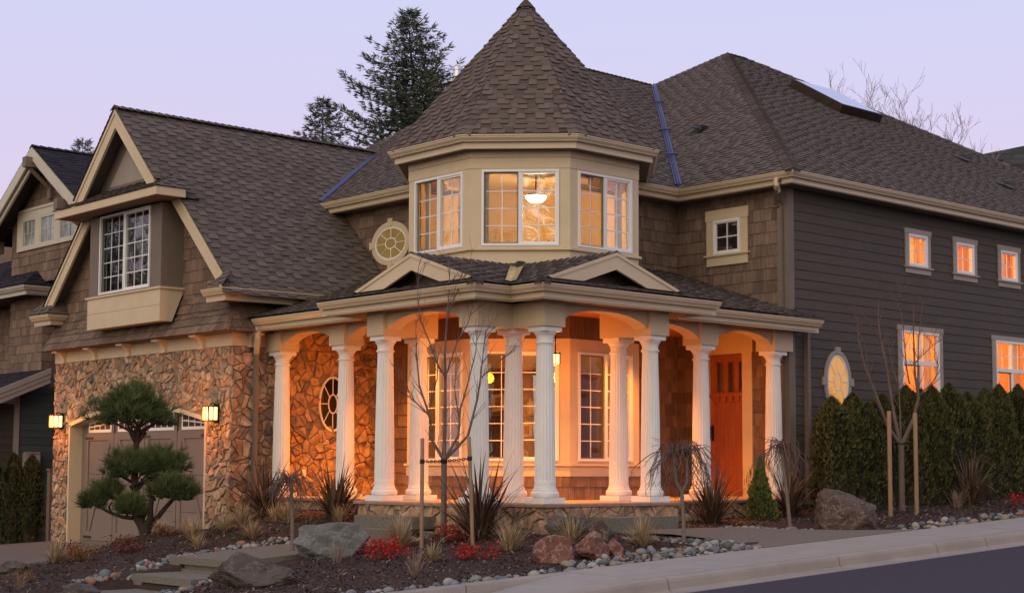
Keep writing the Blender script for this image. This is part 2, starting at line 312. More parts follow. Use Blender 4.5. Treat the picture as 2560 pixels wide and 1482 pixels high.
# ================================================================ THE CORNER HOUSE
HOUSE = empty('corner_house', (0, 0, 0), 'brown shingled two-storey house with round turret, stone garage and white-columned porch', 'house')
XG, XW, YD, T2 = -.814, 6.132, -.101, 2.40
G, B_ = FA, FB
def part(name, mb, m, parent=None, smooth=False, label=None):
    o = mb.build(name, m, parent or HOUSE, smooth)
    if label: o['label'] = label
    return o
def rect3(F, u0, u1, v0, v1, n=0.): return [F(u0, v0, n), F(u1, v0, n), F(u1, v1, n), F(u0, v1, n)]
def minus(u0, u1, v0, v1, holes):
    """split a rectangle round axis-aligned holes"""
    out = []; xs = sorted({u0, u1, *[min(max(h[0], u0), u1) for h in holes], *[min(max(h[1], u0), u1) for h in holes]})
    for a, b in zip(xs, xs[1:]):
        hs = sorted([h for h in holes if h[0] < (a+b)/2 < h[1]], key=lambda h: h[2]); y = v0
        for h in hs:
            if h[2] > y: out.append((a, b, y, h[2]))
            y = max(y, h[3])
        if y < v1: out.append((a, b, y, v1))
    mg = []
    for r in out:
        if mg and mg[-1][1] == r[0] and mg[-1][2:] == r[2:]: mg[-1] = (mg[-1][0], r[1], r[2], r[3])
        else: mg.append(r)
    return mg
SHK = dict(ex=.205, wa=.09, wb=.26, t0=.010, t1=.017, gap=.0025, jit=.003)
LAP = dict(ex=.165, wa=3.2, wb=5.5, t0=.012, t1=.013, gap=.0015)
def shakes(mb, F, r, seed, **k):
    a = dict(SHK); a.update(k); shingle(mb, rect3(F, *r), seed=seed, **a)

# ---- shingled walls
mb = MB(); FG = FA(XG)
shingle(mb, [(XG, 12.52, 3.40), (XG, 6.13, 3.40), (XG, 6.13, 3.88), (XG, 9.18, 6.93), (XG, 12.52, 3.59)], seed=11, **SHK)
part('garage_gable_wall', mb, M['shake'])
mb = MB(); k2 = dict(SHK, ex=.172, t0=.012, t1=.02)
shingle(mb, [(-.93, 12.56, 3.08), (-.93, 6.02, 3.08), (-.83, 6.13, 3.42), (-.83, 12.52, 3.42)], seed=12, **k2)
shingle(mb, [(-1.145, 12.62, 2.745), (-1.145, 5.80, 2.745), (-.93, 6.02, 3.09), (-.93, 12.56, 3.09)], seed=13, **k2)
shingle(mb, [(-1.145, 5.80, 2.745), (-.05, 5.80, 2.745), (-.05, 6.02, 3.09), (-.93, 6.02, 3.09)], seed=14, **k2)
shingle(mb, [(-.93, 6.02, 3.08), (-.05, 6.02, 3.08), (-.05, 6.13, 3.42), (-.83, 6.13, 3.42)], seed=15, **k2)
mb.poly([(-1.13, 12.6, 2.74), (-1.13, 5.82, 2.74), (-.80, 6.14, 2.74), (-.80, 12.6, 2.74)][::-1], .9)
mb.poly([(-1.13, 5.82, 2.74), (-.05, 5.82, 2.74), (-.05, 6.14, 2.74), (-.80, 6.14, 2.74)][::-1], .9)
caps(mb, (-1.15, 5.795, 2.75), (-.93, 6.015, 3.10), .05, .17, .01); part('flared_skirt', mb, M['shake_flare'])
mb = MB(); shakes(mb, FB(6.13), (XG, 2.4, 3.42, 3.80), 16); part('garage_side_wall', mb, M['shake'])
mb = MB(); F = FA(T2)
shakes(mb, F, (-9.0, -4.58, 2.9, 5.36), 17); shakes(mb, F, (-6.13, -4.58, -.02, 2.9), 18); part('front_wall', mb, M['shake'])
mb = MB(); F = FB(T2)
shakes(mb, F, (4.57, XW, 2.9, 5.36), 19); shakes(mb, F, (4.57, XW, -.02, 2.9), 20); part('recess_wall', mb, M['shake'])
mb = MB(); F = FA(XW); DOOR = (-1.654, -.881, .02, 2.478)
for i, r in enumerate(minus(-2.40, .0, -.3, 5.36, [(-1.72, -.86, 0, 2.5)])): shakes(mb, F, r, 21+i)
part('wing_front_wall', mb, M['shake'])
FD = FB(YD); SW = [(9.66, 10.27), (11.25, 11.86), (12.84, 13.45)]; BW = [(9.40, 10.60), (12.58, 13.78)]
holes = [(a, b, 4.22, 4.81) for a, b in SW]+[(a, b, 1.55, 3.015) for a, b in BW]
mb = MB()
for i, r in enumerate(minus(XW, 23.2, -.45, 5.36, holes)): shingle(mb, rect3(FD, *r), seed=31+i, off=.07, **LAP)
part('lap_siding_wall', mb, M['siding'])
mb = MB()
for x0, x1, z0, z1 in ((XW-.02, XW+.14, 2.86, 5.23), (XW-.02, XW+.14, -.3, 2.8)):
    mb.box(W3, x0, x1, YD-.025, YD+.10, z0, z1)
mb.box(W3, XW-.03, XW-.001, YD+.10, YD+.28, -.02, 2.80)
part('corner_board', mb, M['trim_brown'])
mb = MB()                                                               # plain shell that closes the rear and far sides
for q in ([(.05, 12.5, -1.1), (2.35, 12.5, -1.1), (2.35, 12.5, 5.3), (.05, 12.5, 5.3)], [(XG+.05, 12.5, -1.2), (XG+.05, 12.5, 3.5), (12, 12.5, 3.5), (12, 12.5, -1.2)],
          [(12, 12.5, -1.2), (12, 12.5, 5.3), (12, 16.1, 5.3), (12, 16.1, -1.2)], [(12, 16.1, -1), (12, 16.1, 5.3), (23.2, 16.1, 5.3), (23.2, 16.1, -1)],
          [(23.2, YD+.02, -1), (23.2, YD+.02, 5.3), (23.2, 16.1, 5.3), (23.2, 16.1, -1)], [(2.42, 12.5, 3.4), (2.42, 12.5, 5.3), (12, 12.5, 5.3), (12, 12.5, 3.4)]): mb.poly(q)
part('rear_wall', mb, M['siding'])

# ---- stone veneer
def stones(mb, F, region, keep, dens, seed, cuts=lambda c: [], t=.034):
    r = random.Random(seed); u0, u1, v0, v1 = region; N = int((u1-u0)*(v1-v0)*dens); pts = []
    tries = 0
    while len(pts) < N and tries < N*60:
        tries += 1; p = (r.uniform(u0-.2, u1+.2), r.uniform(v0-.2, v1+.2))
        dm = r.uniform(.055, .20)
        if all((p[0]-q[0])**2+(p[1]-q[1])**2 > dm*dm for q in pts): pts.append(p)
    A = np.array(pts)
    for i, p in enumerate(pts):
        d2 = ((A-A[i])**2).sum(1); idx = np.argsort(d2)[1:26]
        poly = [(p[0]-.5, p[1]-.5), (p[0]+.5, p[1]-.5), (p[0]+.5, p[1]+.5), (p[0]-.5, p[1]+.5)]
        for j in idx:
            dx, dy = A[j]-A[i]; L_ = math.hypot(dx, dy); poly = clip(poly, dx/L_, dy/L_, (dx*(p[0]+dx/2)+dy*(p[1]+dy/2))/L_-.006)
            if len(poly) < 3: break
        for a, b, c in ((-1, 0, -u0), (1, 0, u1), (0, -1, -v0), (0, 1, v1)):
            if len(poly) >= 3: poly = clip(poly, a, b, c)
        if len(poly) < 3: continue
        parts_ = [poly]
        for lev in (0, 1):
            new = []
            for q in parts_:
                ar = abs(sum(q[k][0]*q[(k+1) % len(q)][1]-q[(k+1) % len(q)][0]*q[k][1] for k in range(len(q))))/2
                if ar > (.018, .026)[lev] and r.random() < .5:
                    gx = sum(k[0] for k in q)/len(q); gy = sum(k[1] for k in q)/len(q); far = max(q, key=lambda k: math.hypot(k[0]-gx, k[1]-gy)); an = math.atan2(far[1]-gy, far[0]-gx)+r.gauss(pi/2 if r.random() < .55 else 0, .25)
                    nx, ny = -sin(an), cos(an); c0 = nx*gx+ny*gy+r.uniform(-.02, .02); new += [clip(q, nx, ny, c0-.005), clip(q, -nx, -ny, -c0-.005)]
                else: new.append(q)
            parts_ = [q for q in new if len(q) > 2]
        for poly in parts_: lay_stone(mb, F, poly, keep, cuts, r, t)
def lay_stone(mb, F, poly, keep, cuts, r, t):
    for _ in (0,):
        cx = sum(q[0] for q in poly)/len(poly); cy = sum(q[1] for q in poly)/len(poly)
        if not keep(cx, cy): continue
        for a, b, c in cuts((cx, cy)):
            if len(poly) >= 3: poly = clip(poly, a, b, c)
        if len(poly) < 3: continue
        tn = r.random(); h = t*r.uniform(.55, 1.35); ta, tb = r.uniform(-.22, .22), r.uniform(-.22, .22)
        poly = [q for k in range(len(poly)) for q in ((poly[k][0]*.87+poly[k-1][0]*.13, poly[k][1]*.87+poly[k-1][1]*.13), (poly[k][0]*.87+poly[(k+1) % len(poly)][0]*.13, poly[k][1]*.87+poly[(k+1) % len(poly)][1]*.13))]
        # roughen the outline, then chamfer towards the face
        ring = []
        for k in range(len(poly)):
            a, b = poly[k], poly[(k+1) % len(poly)]; ring.append(a)
            if math.hypot(a[0]-b[0], a[1]-b[1]) > .09: m_ = r.uniform(.35, .65); ring.append((a[0]+(b[0]-a[0])*m_+(cx-a[0])*r.uniform(0, .06), a[1]+(b[1]-a[1])*m_+(cy-a[1])*r.uniform(0, .06)))
        def lay(s, hh): return [F(cx+(x-cx)*s, cy+(y-cy)*s, hh+(ta*(x-cx)+tb*(y-cy))*(hh > .01)) for x, y in ring]
        mb.grid([lay(1, 0), lay(.985, h*.6), lay(.90, h*.92), lay(.70, h)], tn, 0, True); mb.poly(lay(.70, h), tn)
DY0, DY1, DYC = 6.86, 11.86, 9.36
def arch(y): return 1.31+.29*(1-((y-DYC)/2.5)**2)
mb = MB()
def keepf(u, v):
    y = -u
    return not (DY0-.02 < y < DY1+.02 and v < arch(y)+.02)
def cutf(c):
    y = -c[0]; out = []
    if c[1] > arch(y)-.02 and DY0-.1 < y < DY1+.1:
        g = -.58*((y-DYC)/2.5)/2.5; out.append((-g, -1, g*y-arch(y)-.03))
    elif y >= DY1: out.append((1, 0, -DY1-.02))
    elif y <= DY0: out.append((-1, 0, DY0-.02))
    return out
FS = FA(-.83)
stones(mb, FS, (-12.54, -6.09, -1.15, 2.515), keepf, 44, 5, cutf)
for r in minus(-12.54, -6.09, -1.15, 2.515, [(-DY1, -DY0, -1.2, 1.31)]):
    if r[2] >= 1.3 and r[0] > -12:
        n = 24
        for i in range(n):
            a = r[0]+(r[1]-r[0])*i/n; b = r[0]+(r[1]-r[0])*(i+1)/n; mb.poly([FS(a, max(1.31, arch(-a)), 0), FS(b, max(1.31, arch(-b)), 0), FS(b, 2.515, 0), FS(a, 2.515, 0)], .5, 1)
    else: mb.poly(rect3(FS, *r), .5, 1)
part('stone_front_wall', mb, [M['stone'], M['mortar']])
mb = MB(); FSS = FB(6.10); OV = (1.205, 1.602, .275, .47)
stones(mb, FSS, (-.85, 2.40, -.55, 2.515), lambda u, v: ((u-OV[0])/(OV[2]+.03))**2+((v-OV[1])/(OV[3]+.03))**2 > 1, 30, 6)
stones(mb, FSS, (.05, 2.40, 2.515, 2.90), lambda u, v: True, 30, 8)
mb.poly(rect3(FSS, -.85, 2.40, -.6, 2.90), .5, 1)
part('stone_side_wall', mb, [M['stone'], M['mortar']])
# trim band over the stone, brackets
mb = MB(); mb.box(FA(-.80), -12.56, -6.06, 2.52, 2.742, 0, .055); mb.box(FB(6.115), -.80, -.02, 2.52, 2.742, 0, .055); part('frieze_band', mb, M['trim'])
def bracket(F, u):
    mb = MB(); n = 8
    mb.box(F, u-.10, u+.10, 2.70, 2.738, 0, .235); mb.box(F, u-.085, u+.085, 2.505, 2.535, 0, .075)
    pr = [(.20, 2.70)]+[(.20-.15*sin(k/n*pi/2), 2.70-.165*(1-cos(k/n*pi/2))) for k in range(1, n+1)]
    for s in (-.065, .065): mb.poly([F(u+s, z, d) for d, z in pr]+[F(u+s, 2.535, 0), F(u+s, 2.70, 0)])
    mb.grid([[F(u-.065, z, d), F(u+.065, z, d)] for d, z in pr])
    part('bracket', mb, M['trim'])
for y in (12.15, 10.86, 9.57, 8.27, 6.98): bracket(FA(-.853), -y)
bracket(FB(6.062), -.47)

# ---- garage door
mb = MB(); F = FA(XG); F2 = FA(-.60)
mb.box(F2, -DY1+.02, -DY0-.02, -1.0, 1.62, -.06, 0.)
part_door = part('garage_door', mb, M['door'])
W4 = (DY1-DY0-.36)/4; mb = MB(); mb2 = MB(); mb3 = MB()
for k in range(4):
    a0 = -DY1+.18+k*W4; a1 = a0+W4
    for a, b in ((a0+.01, a0+.14), (a1-.14, a1-.01)): mb.box(F2, a, b, -.9, 1.13, .001, .022)
    for c, d in ((-.9, -.74), (1.00, 1.13)): mb.box(F2, a0+.14, a1-.14, c, d, .001, .0215)
    sx = 1 if k % 2 == 0 else -1
    p, q = ((a0+.20, -.74), (a1-.18, 1.0)) if k % 2 == 0 else ((a1-.20, -.74), (a0+.18, 1.0))
    d = V((q[0]-p[0], q[1]-p[1])); nn = V((-d.y, d.x)).normalized()*.05; P4 = [(p[0]+nn.x, p[1]), (p[0]-nn.x, p[1]), (q[0]-nn.x, q[1]), (q[0]+nn.x, q[1])]
    mb.poly([F2(x, y, .020) for x, y in P4]); mb.grid([[F2(x, y, .001), F2(x, y, .020)] for x, y in P4+P4[:1]])
    t0 = lambda u: min(arch(-u), 1.62)-.075
    for c in (.04, ): mb3.box(F2, a0+.02, a1-.02, .35+c*0, .358, .0, .0008)
    mb3.box(F2, a0+.14, a1-.14, -.30, -.292, .0, .0008); mb3.box(F2, a1-.004, a1+.004, -.95, 1.5, .0, .0225)
    # arched light: three columns, two rows
    ua, ub = a0+.16, a1-.16; n = 4; cw = (ub-ua)/n
    for i in range(n):
        x0, x1 = ua+i*cw, ua+(i+1)*cw
        for r_ in range(2):
            lo0 = 1.19+r_*(t0((x0+x1)/2)-1.19)/2
            z = [lo0, lo0, 1.19+(r_+1)*(t0(x1)-1.19)/2, 1.19+(r_+1)*(t0(x0)-1.19)/2]
            mb2.poly([F2(x0+.015, z[0]+.015, .014), F2(x1-.015, z[1]+.015, .014), F2(x1-.015, z[2]-.015, .014), F2(x0+.015, z[3]-.015, .014)])
    part('door_pane', mb2, M['dark'], part_door); mb2 = MB()
    fr = MB()
    fr.poly([F2(ua-.035, 1.15, .011), F2(ub+.035, 1.15, .011), F2(ub+.035, t0(ub+.035)+.035, .011), F2((ua+ub)/2, t0((ua+ub)/2)+.035, .011), F2(ua-.035, t0(ua-.035)+.035, .011)])
    part('door_window', fr, M['vinyl'], part_door)
part('door_panel', mb, M['door'], part_door); part('door_groove', mb3, M['dark'], part_door)
for y in (DY1-.22, DY0+.22, DYC+.1):
    for z in (1.045, -.84): mb = MB(); mb.box(F2, -y-(.0 if y > DYC else .30), -y+(.30 if y > DYC else .0), z-.022, z+.022, .0225, .032); part('strap_hinge', mb, M['iron'], part_door)
mb = MB()                                                               # jambs and arched head
for a, b in ((-DY1-.03, -DY1+.025), (-DY0-.025, -DY0+.03)): mb.box(F, a, b, -1.05, 1.30, -.215, .05)
n = 28; rows = []
for i in range(n+1):
    y = DY1+.02-(DY1-DY0+.04)*i/n; z = arch(min(max(y, DY0), DY1)); rows.append([F(-y, z-.045, -.215), F(-y, z-.045, .05), F(-y, z+.03, .05), F(-y, z+.03, -.215)])
mb.grid(rows, .5, 0, True); part('door_casing', mb, M['trim'])

# ---- garage box window and its little roof
BX = -1.264; mb = MB(); F = FA(BX)
WN = (-9.985, -8.13, 3.642, 5.09)
for r in minus(-10.33, -7.80, 3.58, 5.10, [WN]): mb.box(F, r[0], r[1], r[2], r[3], -.10, 0.)
for y in (10.39, 7.753): mb.box(W3, BX+.101, XG, min(y, y-.06*(1 if y > 9 else -1)), max(y, y-.06*(1 if y > 9 else -1)), 3.58, 5.10)
mb.box(F, -10.39, -10.33, 3.58, 5.1, -.1, .0); mb.box(F, -7.80, -7.753, 3.58, 5.1, -.1, .0)
part('box_window_wall', mb, M['trim_brown'])
mb = MB()
mb.box(F, -10.45, -7.69, 3.585, 3.62, -.44, .05)
mb.poly([F(-10.41, 3.02, .02), F(-7.733, 3.02, .02), F(-7.733, 3.584, .02), F(-10.41, 3.584, .02)])
for y in (10.41, 7.733): mb.poly([(BX-.02, y, 3.02), (-1.04, y, 3.02), (XG, y, 3.584), (BX-.02, y, 3.584)])
mb.poly([F(-10.41, 3.02, .02), F(-7.733, 3.02, .02), F(-7.733, 3.02, -.25), F(-10.41, 3.02, -.25)])
part('box_window_apron', mb, M['trim'])
mb = MB(); mb.box(F, -10.412, -7.731, 3.30, 3.306, .02, .0205); part('apron_joint', mb, M['trim_brown'])
mb = MB(); x0 = -1.72; ya, yb = 7.16, 10.98
mb.box(W3, x0, x0+.05, ya, yb, 5.115, 5.255); mb.box(W3, x0+.05, -1.15, ya, ya+.05, 5.115, 5.255); mb.box(W3, x0+.05, -1.15, yb-.05, yb, 5.115, 5.255)
part('eyebrow_fascia', mb, M['trim'])
mb = MB(); mb.poly([(x0+.05, ya+.05, 5.13), (x0+.05, yb-.05, 5.13), (XG, yb-.05, 5.13), (XG, ya+.05, 5.13)]); part('eyebrow_soffit', mb, M['soffit'])
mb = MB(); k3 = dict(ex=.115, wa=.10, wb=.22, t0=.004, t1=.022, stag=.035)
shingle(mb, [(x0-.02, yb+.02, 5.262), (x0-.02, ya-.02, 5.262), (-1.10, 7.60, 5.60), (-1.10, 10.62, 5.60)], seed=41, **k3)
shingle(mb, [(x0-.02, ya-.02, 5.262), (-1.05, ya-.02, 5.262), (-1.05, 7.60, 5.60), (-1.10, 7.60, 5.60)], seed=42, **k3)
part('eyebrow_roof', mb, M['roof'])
mb = MB(); mb.poly([(-1.10, 10.55, 5.45), (-1.10, 7.80, 5.45), (-1.10, 9.18, 6.83)]); part('gable_panel', mb, M['trim_brown'])
mb = MB(); mb.poly([(-1.105, 10.0, 5.66), (-1.105, 8.36, 5.66), (-1.105, 9.18, 6.48)]); part('gable_inset', mb, M['trim_grey'])

# ---- garage roof
ZR, YR = 7.0, 9.18
def gz_roof(y): return ZR-abs(y-YR)
mb = MB(); k4 = dict(ex=.128, wa=.155, wb=.20, t0=.004, t1=.019, stag=.045)
def gp(x, y, d=0): return (x, y, gz_roof(y)+d)
xe2 = 4.55
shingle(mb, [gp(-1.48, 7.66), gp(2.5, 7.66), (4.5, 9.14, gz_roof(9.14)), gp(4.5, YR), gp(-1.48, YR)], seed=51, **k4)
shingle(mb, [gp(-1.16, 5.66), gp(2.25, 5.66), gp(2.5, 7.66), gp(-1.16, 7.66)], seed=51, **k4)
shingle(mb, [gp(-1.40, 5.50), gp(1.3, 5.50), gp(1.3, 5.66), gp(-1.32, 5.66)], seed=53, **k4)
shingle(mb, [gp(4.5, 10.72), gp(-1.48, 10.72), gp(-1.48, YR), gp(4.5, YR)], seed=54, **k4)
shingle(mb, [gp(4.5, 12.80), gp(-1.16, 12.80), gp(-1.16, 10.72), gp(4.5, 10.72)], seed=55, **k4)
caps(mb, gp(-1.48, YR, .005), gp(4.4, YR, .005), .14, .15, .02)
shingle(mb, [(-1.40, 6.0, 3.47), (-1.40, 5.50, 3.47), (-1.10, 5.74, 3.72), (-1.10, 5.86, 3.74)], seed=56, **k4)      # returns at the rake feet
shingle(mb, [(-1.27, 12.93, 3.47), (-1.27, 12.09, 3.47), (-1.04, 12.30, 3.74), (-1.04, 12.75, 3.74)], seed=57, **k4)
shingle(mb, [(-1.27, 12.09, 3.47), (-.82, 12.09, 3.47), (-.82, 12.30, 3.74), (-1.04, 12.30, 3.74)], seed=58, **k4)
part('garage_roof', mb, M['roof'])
mb = MB()
def rake(x, ya, yb, w_=.24, off=-.05, th=.045):
    for dz0, dz1, dx in ((-.075, 0, -.02), (-w_*1.38, -.075, 0)):
        P = [(ya, gz_roof(ya)+off+dz1), (yb, gz_roof(yb)+off+dz1), (yb, gz_roof(yb)+off+dz0), (ya, gz_roof(ya)+off+dz0)]
        f = [(x+dx, y, z) for y, z in P]; b = [(x+th, y, z) for y, z in P]
        mb.poly(f); mb.poly(b[::-1]); mb.grid([[f[i % 4], b[i % 4]] for i in range(5)])
rake(-1.45, 7.70, YR); rake(-1.45, YR, 10.66); rake(-1.13, 5.90, 7.72); rake(-1.13, 10.64, 12.47); part('rake_board', mb, M['trim'])
mb = MB()
for a, b, x1 in ((7.7, YR, -1.45), (YR, 10.66, -1.45), (5.9, 7.7, -1.13), (10.66, 12.6, -1.13)):
    mb.poly([(x1+.04, a, gz_roof(a)-.1), (x1+.04, b, gz_roof(b)-.1), (XG+.05, b, gz_roof(b)-.1), (XG+.05, a, gz_roof(a)-.1)])
mb.poly([(-1.2, 5.72, 3.235), (1.2, 5.72, 3.235), (1.2, 6.13, 3.235), (-1.2, 6.13, 3.235)]); mb.poly([(-1.15, 12.2, 3.27), (-1.15, 12.9, 3.27), (2, 12.9, 3.27), (2, 12.2, 3.27)])
part('garage_soffit', mb, M['soffit'])
mb = MB(); sweep(mb, [(-1.354, 6.28, 3.425), (-1.354, 5.57, 3.425), (.72, 5.57, 3.44)], GUT); part('garage_gutter', mb, M['gutter'])
mb = MB(); sweep(mb, [(-1.26, 12.92, 3.455), (-1.26, 12.10, 3.455), (-.81, 12.10, 3.455)], GUT); part('garage_gutter', mb, M['gutter'])

# ---- main roof
ZE, PT = 5.424, .6074; XE, YE, XL, YV = 5.699, -.561, 1.95, 1.95
def ra(x, y, x0): return (x, y, ZE+PT*(x-x0))
AP = (14.258, 7.998, 10.623); RE = (15.06, 7.998, 10.623); VT = (12.96, 9.25, 9.834); PK = (9.21, 9.21, 9.834)
mb = MB(); k5 = dict(ex=.130, wa=.155, wb=.20, t0=.004, t1=.020, stag=.045)
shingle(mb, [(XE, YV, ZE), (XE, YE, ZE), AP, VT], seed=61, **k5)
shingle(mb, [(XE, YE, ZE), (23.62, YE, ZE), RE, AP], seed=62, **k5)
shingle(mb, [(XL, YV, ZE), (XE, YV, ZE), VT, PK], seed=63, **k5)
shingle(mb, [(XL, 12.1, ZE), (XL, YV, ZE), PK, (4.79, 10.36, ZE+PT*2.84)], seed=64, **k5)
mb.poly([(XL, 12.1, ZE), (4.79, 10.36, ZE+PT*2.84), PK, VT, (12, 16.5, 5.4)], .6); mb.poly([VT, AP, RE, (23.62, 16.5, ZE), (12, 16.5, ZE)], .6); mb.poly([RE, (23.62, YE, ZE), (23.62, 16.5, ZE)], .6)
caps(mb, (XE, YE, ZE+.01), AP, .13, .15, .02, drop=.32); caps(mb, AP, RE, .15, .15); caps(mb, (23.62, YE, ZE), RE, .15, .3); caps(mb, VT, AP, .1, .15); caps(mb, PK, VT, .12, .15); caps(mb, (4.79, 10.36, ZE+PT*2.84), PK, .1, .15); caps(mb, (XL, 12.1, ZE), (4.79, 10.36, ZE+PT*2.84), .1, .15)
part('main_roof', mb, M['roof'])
mb = MB(); d = .012
for (p, q, wd) in (((XE+.12, YV+.12, ZE+.075), (VT[0]-.1, VT[1]-.1, VT[2]-.05), .036),):
    p, q = V(p), V(q); s = (q-p).cross(V((0, 0, 1))).normalized()
    for sg in (-1, 1):
        mb.poly([p+V((0, 0, .022)), p+s*sg*wd*1.6+V((0, 0, .03+wd*.6)), q+s*sg*wd*1.6+V((0, 0, .03+wd*.6)), q+V((0, 0, .022))])
    mb.tube([p+V((0, 0, .06)), q+V((0, 0, .06))], .016, 4)
    for k in (.22, .45, .75): mb.box(frame(p+(q-p)*k+V((0, 0, .07)), s, (q-p).normalized()), -.13, .13, -.015, .015, 0, .03)
part('roof_valley', mb, M['flash'])
mb = MB(); p, q = V((1.98, 7.62, 5.44)), V((4.36, 9.07, 6.88)); n_ = V((-.26, -.35, .78)).normalized(); s = n_.cross(q-p).normalized()
mb.poly([p-s*.045+n_*.05, p+s*.045+n_*.05, q+s*.045+n_*.05, q-s*.045+n_*.05]); part('roof_valley', mb, M['flash'])
mb = MB(); sweep(mb, [(XL, 8.6, ZE), (XL, 4.0, ZE)], GUT)
part('eave_gutter', mb, M['gutter'])
mb = MB(); sweep(mb, [(3.6, YV, ZE), (XE, YV, ZE), (XE, YE, ZE), (23.65, YE, ZE)], GUT); part('eave_gutter', mb, M['gutter'])
mb = MB(); zs = 5.235
for q in ([(XE+.1, YV+.1), (XE+.1, YE+.1), (XW+.05, YE+.1), (XW+.05, YV+.1)], [(XW, YE+.1), (23.6, YE+.1), (23.6, YD+.05), (XW, YD+.05)], [(3.2, YV+.1), (XW, YV+.1), (XW, T2+.05), (3.2, T2+.05)], [(XL+.1, 4.0), (XL+.1, 9.0), (T2+.05, 9.0), (T2+.05, 4.0)]): mb.poly([(x, y, zs) for x, y in q][::-1])
part('eave_soffit', mb, M['soffit'])
# skylight, roof vents, flue
def onB(x, y, h=0): n = V((0, -PT, 1)).normalized(); return V((x, y, ZE+PT*(y-YE)))+n*h
mb = MB(); P = [(14.03, 4.55), (15.60, 4.55), (15.60, 5.95), (14.03, 5.95)]
b = [onB(x, y, .0) for x, y in P]; t = [onB(x, y, .20) for x, y in P]; mb.grid([[b[i % 4], t[i % 4]] for i in range(5)])
mb.poly(t); o = part('skylight', mb, M['bronze']); mb = MB(); mb.poly([onB(x, y, .212) for x, y in ((14.07, 4.59), (15.56, 4.59), (15.56, 5.91), (14.07, 5.91))]); part('skylight_pane', mb, M['skyglass'], o)
def vent(P, s=1.):
    mb = MB(); F = frame(P, (1, 0, 0), (0, cos(.5), sin(.5)))
    mb.box(F, -.20*s, .20*s, -.2*s, .25*s, 0, .02); 
    mb.grid([[F(-.15*s, -.16*s, .06), F(.15*s, -.16*s, .06)], [F(-.13*s, -.12*s, .16*s), F(.13*s, -.12*s, .16*s)], [F(-.11*s, .18*s, .05), F(.11*s, .18*s, .05)]]); mb.poly([F(-.15*s, -.16*s, .06), F(-.13*s, -.12*s, .16*s), F(-.11*s, .18*s, .05)]); mb.poly([F(.15*s, -.16*s, .06), F(.13*s, -.12*s, .16*s), F(.11*s, .18*s, .05)])
    part('roof_vent', mb, M['iron'])
vent(onB(16.47, 2.94, .02), .8); vent(onB(15.76, 1.43, .02), .8); vent(V((8.65, 4.03, ZE+PT*(8.65-XE)+.03)), .85)
mb = MB(); c = (5.86, 8.25, 6.53)
mb.lathe(c, [(0, .072), (2.10, .072), (2.105, .10), (2.16, .10), (2.165, .088), (2.24, .088), (2.245, .108), (2.30, .108), (2.33, .06)], 20)
part('flue_pipe', mb, M['steel'], smooth=False)
mb = MB()                                                               # downspouts
def spout(pts, w_=.04):
    P = [V(p) for p in pts]
    for a, b in zip(P, P[1:]):
        d = (b-a).normalized(); s = d.cross(V((1, 0, 0)) if abs(d.x) < .7 else V((0, 1, 0))).normalized(); F = frame(a, s, d.cross(s)); L_ = (b-a).length
        mb.box(F, -w_, w_, -w_*.8, w_*.8, -.02, L_)
spout([(XE+.06, YE+.36, 5.30), (XE+.07, YE+.40, 5.16), (XW-.07, YD+.16, 4.96), (XW-.07, YD+.10, 4.9), (XW-.07, YD+.10, 3.06)]); mb.box(W3, XW-.2, XW-.03, YD+.05, YD+.15, 3.02, 3.09)
part('downspout', mb, M['trim_brown'])
mb = MB(); spout([(XW+.42, YD-.06, 2.82), (XW+.42, YD-.06, -.1)], .045); part('downspout', mb, M['trim_brown'])
mb = MB(); spout([(-.42, 5.86, 2.9), (-.42, 6.0, 2.5), (-.42, 6.0, -.25)]); part('downspout', mb, M['trim_brown'])
mb = MB(); mb.tube([(-.50, 5.83, 2.86), (-.50, 5.84, 2.66), (-.46, 5.93, 2.48), (-.42, 6.0, 2.40)], [.055, .055, .05, .045], 8); part('downspout_elbow', mb, M['gutter'])
mb = MB(); mb.tube([(XE+.05, YE+.38, 5.33), (XE+.05, YE+.38, 5.22), (XE+.14, YE+.42, 5.12)], [.05, .05, .045], 8); part('downspout_elbow', mb, M['gutter'])
